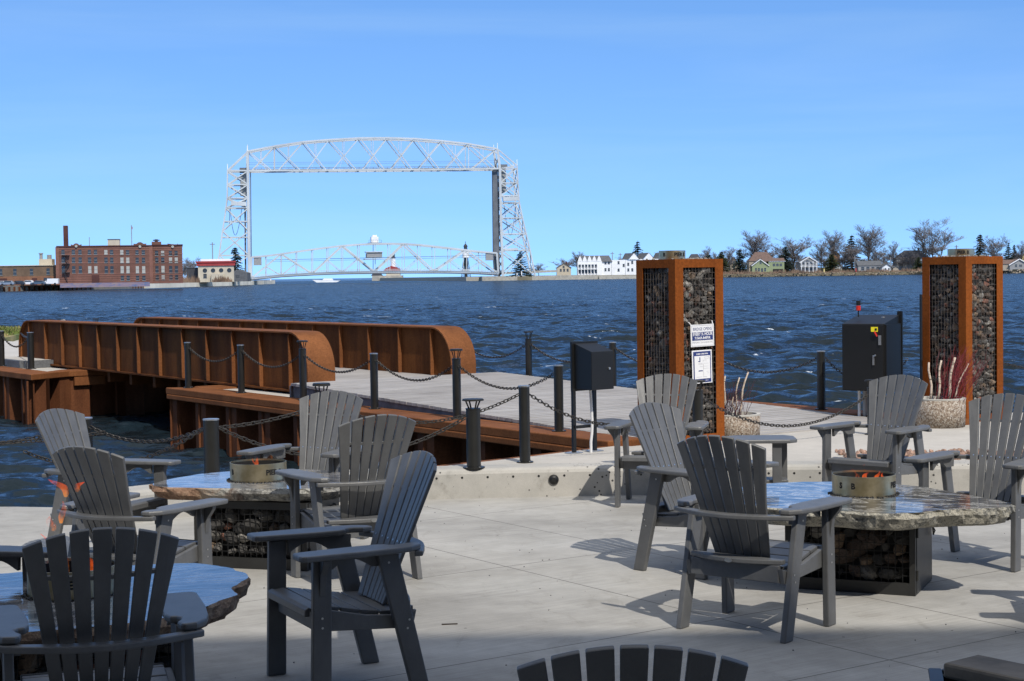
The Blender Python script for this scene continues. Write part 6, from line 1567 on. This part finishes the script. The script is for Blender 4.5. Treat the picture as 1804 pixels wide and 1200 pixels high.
MT['edgeC'] = mk_edge('rough_brown_stone_edge', [(.35,(.03,.025,.02)),(.48,(.14,.09,.06)),(.58,(.3,.22,.15)),(.66,(.08,.075,.07))])
MT['flame'] = None
def mk_flame():
    t = NT('flame'); e = t.n('Emission'); tr = t.n('BsdfTransparent'); mx = t.n('MixShader')
    co = t.co('Generated'); sp = t.n('SeparateXYZ'); t.l(co, 0, sp, 0); r = t.ramp(sp, 2, [(0, (1,.35,.04)), (.5, (1,.16,.02)), (1, (.8,.08,.03))]); t.l(r, 0, e, 0); e.inputs[1].default_value = 1.1
    n = t.noise(t.co('Object', (1,1,.5)), 22, 3); r2 = t.ramp(n, 0, [(.40, (0,0,0)), (.7, (.5,.5,.5))]); t.l(r2, 0, mx, 0); t.l(tr, 0, mx, 1); t.l(e, 0, mx, 2); t.l(mx, 0, t.o, 0); return t.m
MT['flame'] = mk_flame()
def flames(label, loc, spec, seed):
    t = thing('flames', label, 'fire', loc); rnd = random.Random(seed)
    for (x, y, z, h, w, lean) in spec:
        m = MB(); pts = []; rs = []
        for k in range(9):
            s = k/8; pts.append((x+lean*s*s*h+.012*math.sin(6*s+x*50)*s, y+.01*math.sin(5*s), z+h*s)); rs.append(max(.0015, w*(math.sin(math.pi*(.12+.88*s))**.8)*(1-.3*s)))
        m.tube(pts, rs, 7); o = m.build('flame', MT['flame'], t, smooth=True)
    return t
def fire_table(label, top_label_mats, ring_xy, base_c, base_rz, base_sz, outline, slab_c, ztop, thick, seed, ringlab, door=True, texts=(), crack=0.0):
    slabm, edgem = top_label_mats
    t = thing('fire_table', label, 'fire table', (base_c[0], base_c[1], .001), base_rz)
    W, D = base_sz; Hh = ztop-thick-.001; f = .035
    m = MB()
    for x in (-1,1):
        for y in (-1,1): m.b2((x*(W/2-f), y*(D/2-f), 0), (x*W/2, y*D/2, Hh))
    m.build('corner_posts', MT['black'], t)
    m = MB()
    for z0, z1 in ((.0,.075),(Hh-.05,Hh)):
        for y in (-1,1): m.b2((-W/2+f, y*(D/2-.02), z0), (W/2-f, y*(D/2-.0005), z1))
        for x in (-1,1): m.b2((x*(W/2-.02), -D/2+f, z0), (x*(W/2-.0005), D/2-f, z1))
    m.build('rails', MT['black'], t)
    m = MB(); Fm = lambda u, v, d: Vector((-W/2+f+u, -D/2+.012+d, .07+v)); wire_panel(m, Fm, W-2*f, Hh-.115, .042, .042, .004); 
    Fb = lambda u, v, d: Vector((W/2-f-u, D/2-.012-d, .07+v)); wire_panel(m, Fb, W-2*f, Hh-.115, .042, .042, .004)
    Fl = lambda u, v, d: Vector((-W/2+.012+d, D/2-f-u, .07+v)); wire_panel(m, Fl, D-2*f, Hh-.115, .042, .042, .004); m.build('wire_mesh', MT['meshblk'], t)
    st = MB(); rock_panel(t, lambda u, v, d: Vector((-W/2+f+u, -D/2+.03+d, .075+v)), W-2*f, Hh-.13, .04, 60, seed, st, .055)
    rock_panel(t, lambda u, v, d: Vector((-W/2+.03+d, D/2-f-u, .075+v)), D-2*f, Hh-.13, .04, 0, seed+1, st, .055)
    tag(st.build('stone_fill', STONE, t), kind='stuff')
    m = MB(); m.b2((-W/2+.1,-D/2+.1,.01), (W/2-.03,D/2-.03,Hh-.01)); m.build('core', MT['dark'], t)
    m = MB(); m.b2((W/2-.012,-D/2+f+.002,.01), (W/2+.004,D/2-.002,Hh-.004)); d_ = m.build('side_door', MT['black'], t, bevel=.002)
    for z in (.09, Hh-.1): m = MB(); m.cyl((W/2+.006,-D/2+f+.002,z), .008, .06, 8); m.build('hinge', MT['black'], d_)
    m = MB(); m.tube([(W/2+.006,D/2-.17,Hh-.07),(W/2+.03,D/2-.13,Hh-.06),(W/2+.03,D/2-.1,Hh-.14)], .006, 5); m.tube([(W/2+.006,D/2-.1,Hh-.06),(W/2+.035,D/2-.07,Hh-.12),(W/2+.02,D/2-.05,Hh-.15)], .005, 5); m.build('latch_handle', MT['black'], d_)
    # stone slab
    rnd = random.Random(seed); pts = []; n0 = len(outline)
    cr = arc_pts([tuple(q) for q in outline]+[tuple(outline[0])], 9)[:-1]
    cx, cy = slab_c; ca, sa = math.cos(-base_rz), math.sin(-base_rz)
    def loc2(p): x, y = p[0]-base_c[0], p[1]-base_c[1]; return (x*ca-y*sa, x*sa+y*ca)
    N = len(cr); lv = []
    for j, (dr, dz) in enumerate(((0,0),(.006,-.012),(.012,-.035),(-.005,-.06),(-.03,-.09),(-.06,-thick))):
        ring = []
        for i, p in enumerate(cr):
            d = Vector((p[0]-cx, p[1]-cy)); L = d.length; nn = d/L
            jit = (noise.noise(Vector((p[0]*9, p[1]*9, seed+j*.7)))*.032 + noise.noise(Vector((p[0]*30, p[1]*30, seed+j*2.0)))*.014)*(1 if j else .5)
            q = (p[0]+nn.x*(dr+jit), p[1]+nn.y*(dr+jit)); lz = ztop+dz*thick/.11+(noise.noise(Vector((p[0]*12, p[1]*12, j)))*.008 if 0 < j < 5 else 0)
            x, y = loc2(q); ring.append((x, y, lz))
        lv.append(ring)
    m = MB(); x0, y0 = loc2((cx, cy))
    inner = []
    for k in (.97,.6):
        inner.append([(x0+(q[0]-x0)*k, y0+(q[1]-y0)*k, ztop) for q in lv[0]])
    vs = lv[0]+inner[0]+inner[1]+[(x0,y0,ztop)]; m.add(vs, [(N+i, i, (i+1)%N, N+(i+1)%N) for i in range(N)]+[(2*N+i, N+i, N+(i+1)%N, 2*N+(i+1)%N) for i in range(N)]+[(3*N, 2*N+i, 2*N+(i+1)%N) for i in range(N)])
    m.mi = 1; vs = [q for r_ in lv for q in r_]; L_ = len(lv); m.add(vs+[(x0,y0,ztop-thick)], [(j*N+i, (j+1)*N+i, (j+1)*N+(i+1)%N, j*N+(i+1)%N) for j in range(L_-1) for i in range(N)]+[((L_-1)*N+i, L_*N, (L_-1)*N+(i+1)%N) for i in range(N)])
    m.build('stone_top', [slabm, edgem], t)
    rx, ry = ring_xy
    st = MB(); x, y = loc2(ring_xy)
    for i in range(260):
        a = rnd.uniform(0,6.28); r = rnd.uniform(.196,.222); add_rock(st, (x+r*math.cos(a), y+r*math.sin(a), ztop+.003), rnd.uniform(.004,.008), rnd, True)
    tag(st.build('fire_glass', MT['cab'], t), kind='stuff')
    rg = fire_ring(ringlab, (rx, ry, ztop+.002), .197, .125, texts, .05)
    return t
# right table
fire_table('right fire table with a polished dark stone top on a black cage of stones', (MT['slabA'], MT['edgeA']), (2.21,10.36), (2.16,10.28), R(-24), (.80,.56),
    [(1.38,10.0),(1.55,9.78),(1.85,9.66),(2.1,9.52),(2.3,9.5),(2.5,9.6),(2.62,9.62),(2.86,9.66),(2.97,9.78),(2.93,10.0),(2.8,10.3),(2.6,10.7),(2.2,10.95),(1.75,10.95),(1.45,10.7),(1.32,10.3)], (2.15,10.25), .56, .11, 41,
    'burnished fire ring with cut out letters on the right fire table', texts=(('B', -.55),('S', -1.0),('PIER', 1.0),('RESORT', 2.6)))
flames('small orange flames inside the fire ring of the right table', (2.21,10.36,.60), [(-.03,.03,.02,.095,.014,-.3),(.015,.05,.02,.07,.02,.3),(.07,.0,.02,.085,.014,.35),(.13,.02,.02,.07,.011,-.1),(-.0,-.02,.1,.05,.006,.1)], 3)
# middle-left table
fire_table('left fire table with a sky reflecting stone top by the water', (MT['slabB'], MT['edgeB']), (-1.80,11.55), (-1.72,11.40), R(-17), (.84,.56),
    [(-2.52,11.38),(-2.4,11.2),(-2.1,11.12),(-1.8,11.05),(-1.5,11.0),(-1.25,11.05),(-1.12,11.3),(-1.15,11.7),(-1.4,12.05),(-1.8,12.15),(-2.2,12.0),(-2.42,11.7)], (-1.8,11.55), .56, .10, 57,
    'burnished fire ring with cut out letters on the left fire table', texts=(('B', -.95),('PIER B', .75),('RESORT', 2.6)))
flames('single small orange flame inside the fire ring of the left table', (-1.80,11.55,.60), [(-.03,.02,.0,.12,.014,.3),(-.065,.02,0,.10,.01,.5),(.0,-.01,.0,.112,.01,-.3)], 5)
# nearest table
fire_table('nearest fire table, its blue grey stone top wrapped around the dark chair', (MT['slabB'], MT['edgeC']), (-2.01,7.42), (-1.95,7.35), R(20), (.84,.56),
    [(-1.25,7.32),(-1.34,7.05),(-1.45,6.85),(-1.8,6.65),(-2.3,6.6),(-2.75,6.9),(-2.85,7.4),(-2.65,7.85),(-2.3,8.0),(-1.9,8.12),(-1.6,8.15),(-1.38,7.98),(-1.27,7.75),(-1.3,7.5)], (-2.0,7.4), .56, .11, 83,
    'burnished fire ring on the nearest fire table behind the dark chair', texts=(('PIER B', .3),('S', -.7),('RESORT', 2.6)))
flames('torn orange flames rising from the nearest fire table in front of the left chairs', (-2.01,7.42,.58), [(.11,.0,.0,.24,.02,.25),(.09,.03,.0,.16,.025,-.2),(-.03,.02,.05,.20,.02,-.5),(-.09,.02,.26,.07,.022,-.3),(-.045,.0,.30,.10,.016,.2),(-.02,.0,.42,.08,.018,-.8),(.03,.0,.44,.045,.016,.6)], 7)
# ================================================================== low crate with a board at the bottom right
MT['crate'] = simple('black_plastic_crate', (.015,.016,.02), .45, 0, .2, 5); MT['board'] = simple('weathered_board', (.13,.108,.08), .8, 0, .45, 5, .3, 60)
q = P(1645, 1188, .45); cr_ = thing('crate', 'black bin rim at the bottom right corner of the view', 'crate', (q.x, q.y, 0), R(-12))
m = MB()
for a_, b_ in (((0,-.45,0),(.02,.0,.45)),((.02,-.02,0),(.7,0,.45)),((.02,-.45,0),(.7,-.43,.45)),((.7,-.45,0),(.72,0,.45))): m.b2(a_, b_)
m.build('walls', MT['crate'], cr_); m = MB()
for a_, b_ in (((-.02,-.47,.451),(.03,.02,.47)),((.03,-.01,.451),(.74,.02,.47)),((.03,-.47,.451),(.74,-.44,.47)),((.69,-.44,.451),(.74,-.01,.47))): m.b2(a_, b_)
m.build('rim', MT['crate'], cr_, bevel=.006); m = MB(); m.b2((.02,-.43,.3), (.7,-.02,.32)); m.build('bottom', MT['crate'], cr_)
q = P(1672, 1160, .53); bd = thing('board', 'thick weathered board lying across the black bin', 'board', (q.x+.05, q.y, .475), R(-52))
m = MB(); m.b2((0,-.12,0), (.8,.09,.058)); m.build('plank', MT['board'], bd, bevel=.012)
# cast-about bits on the patio
for px, py, L, lab in ((792,1101,.045,'small dark twig lying alone on the patio in front of the centre chair'),):
    q = P(px, py, .0); m = MB(); m.beam((-L,0,.004), (L,.01,.004), .006); tag(m.build('twig', MT['soil'], loc=q), lab, 'twig')

m = MB(); rnd = random.Random(12)
for i in range(240):
    x = rnd.uniform(-4,4.5); y = rnd.uniform(7,14.2); add_rock(m, (x, y, .002), rnd.uniform(.0025,.007), rnd, True)
tag(m.build('grit', MT['granite']), 'scattered grit on the patio', 'grit', kind='stuff')
bpy.context.view_layer.update()
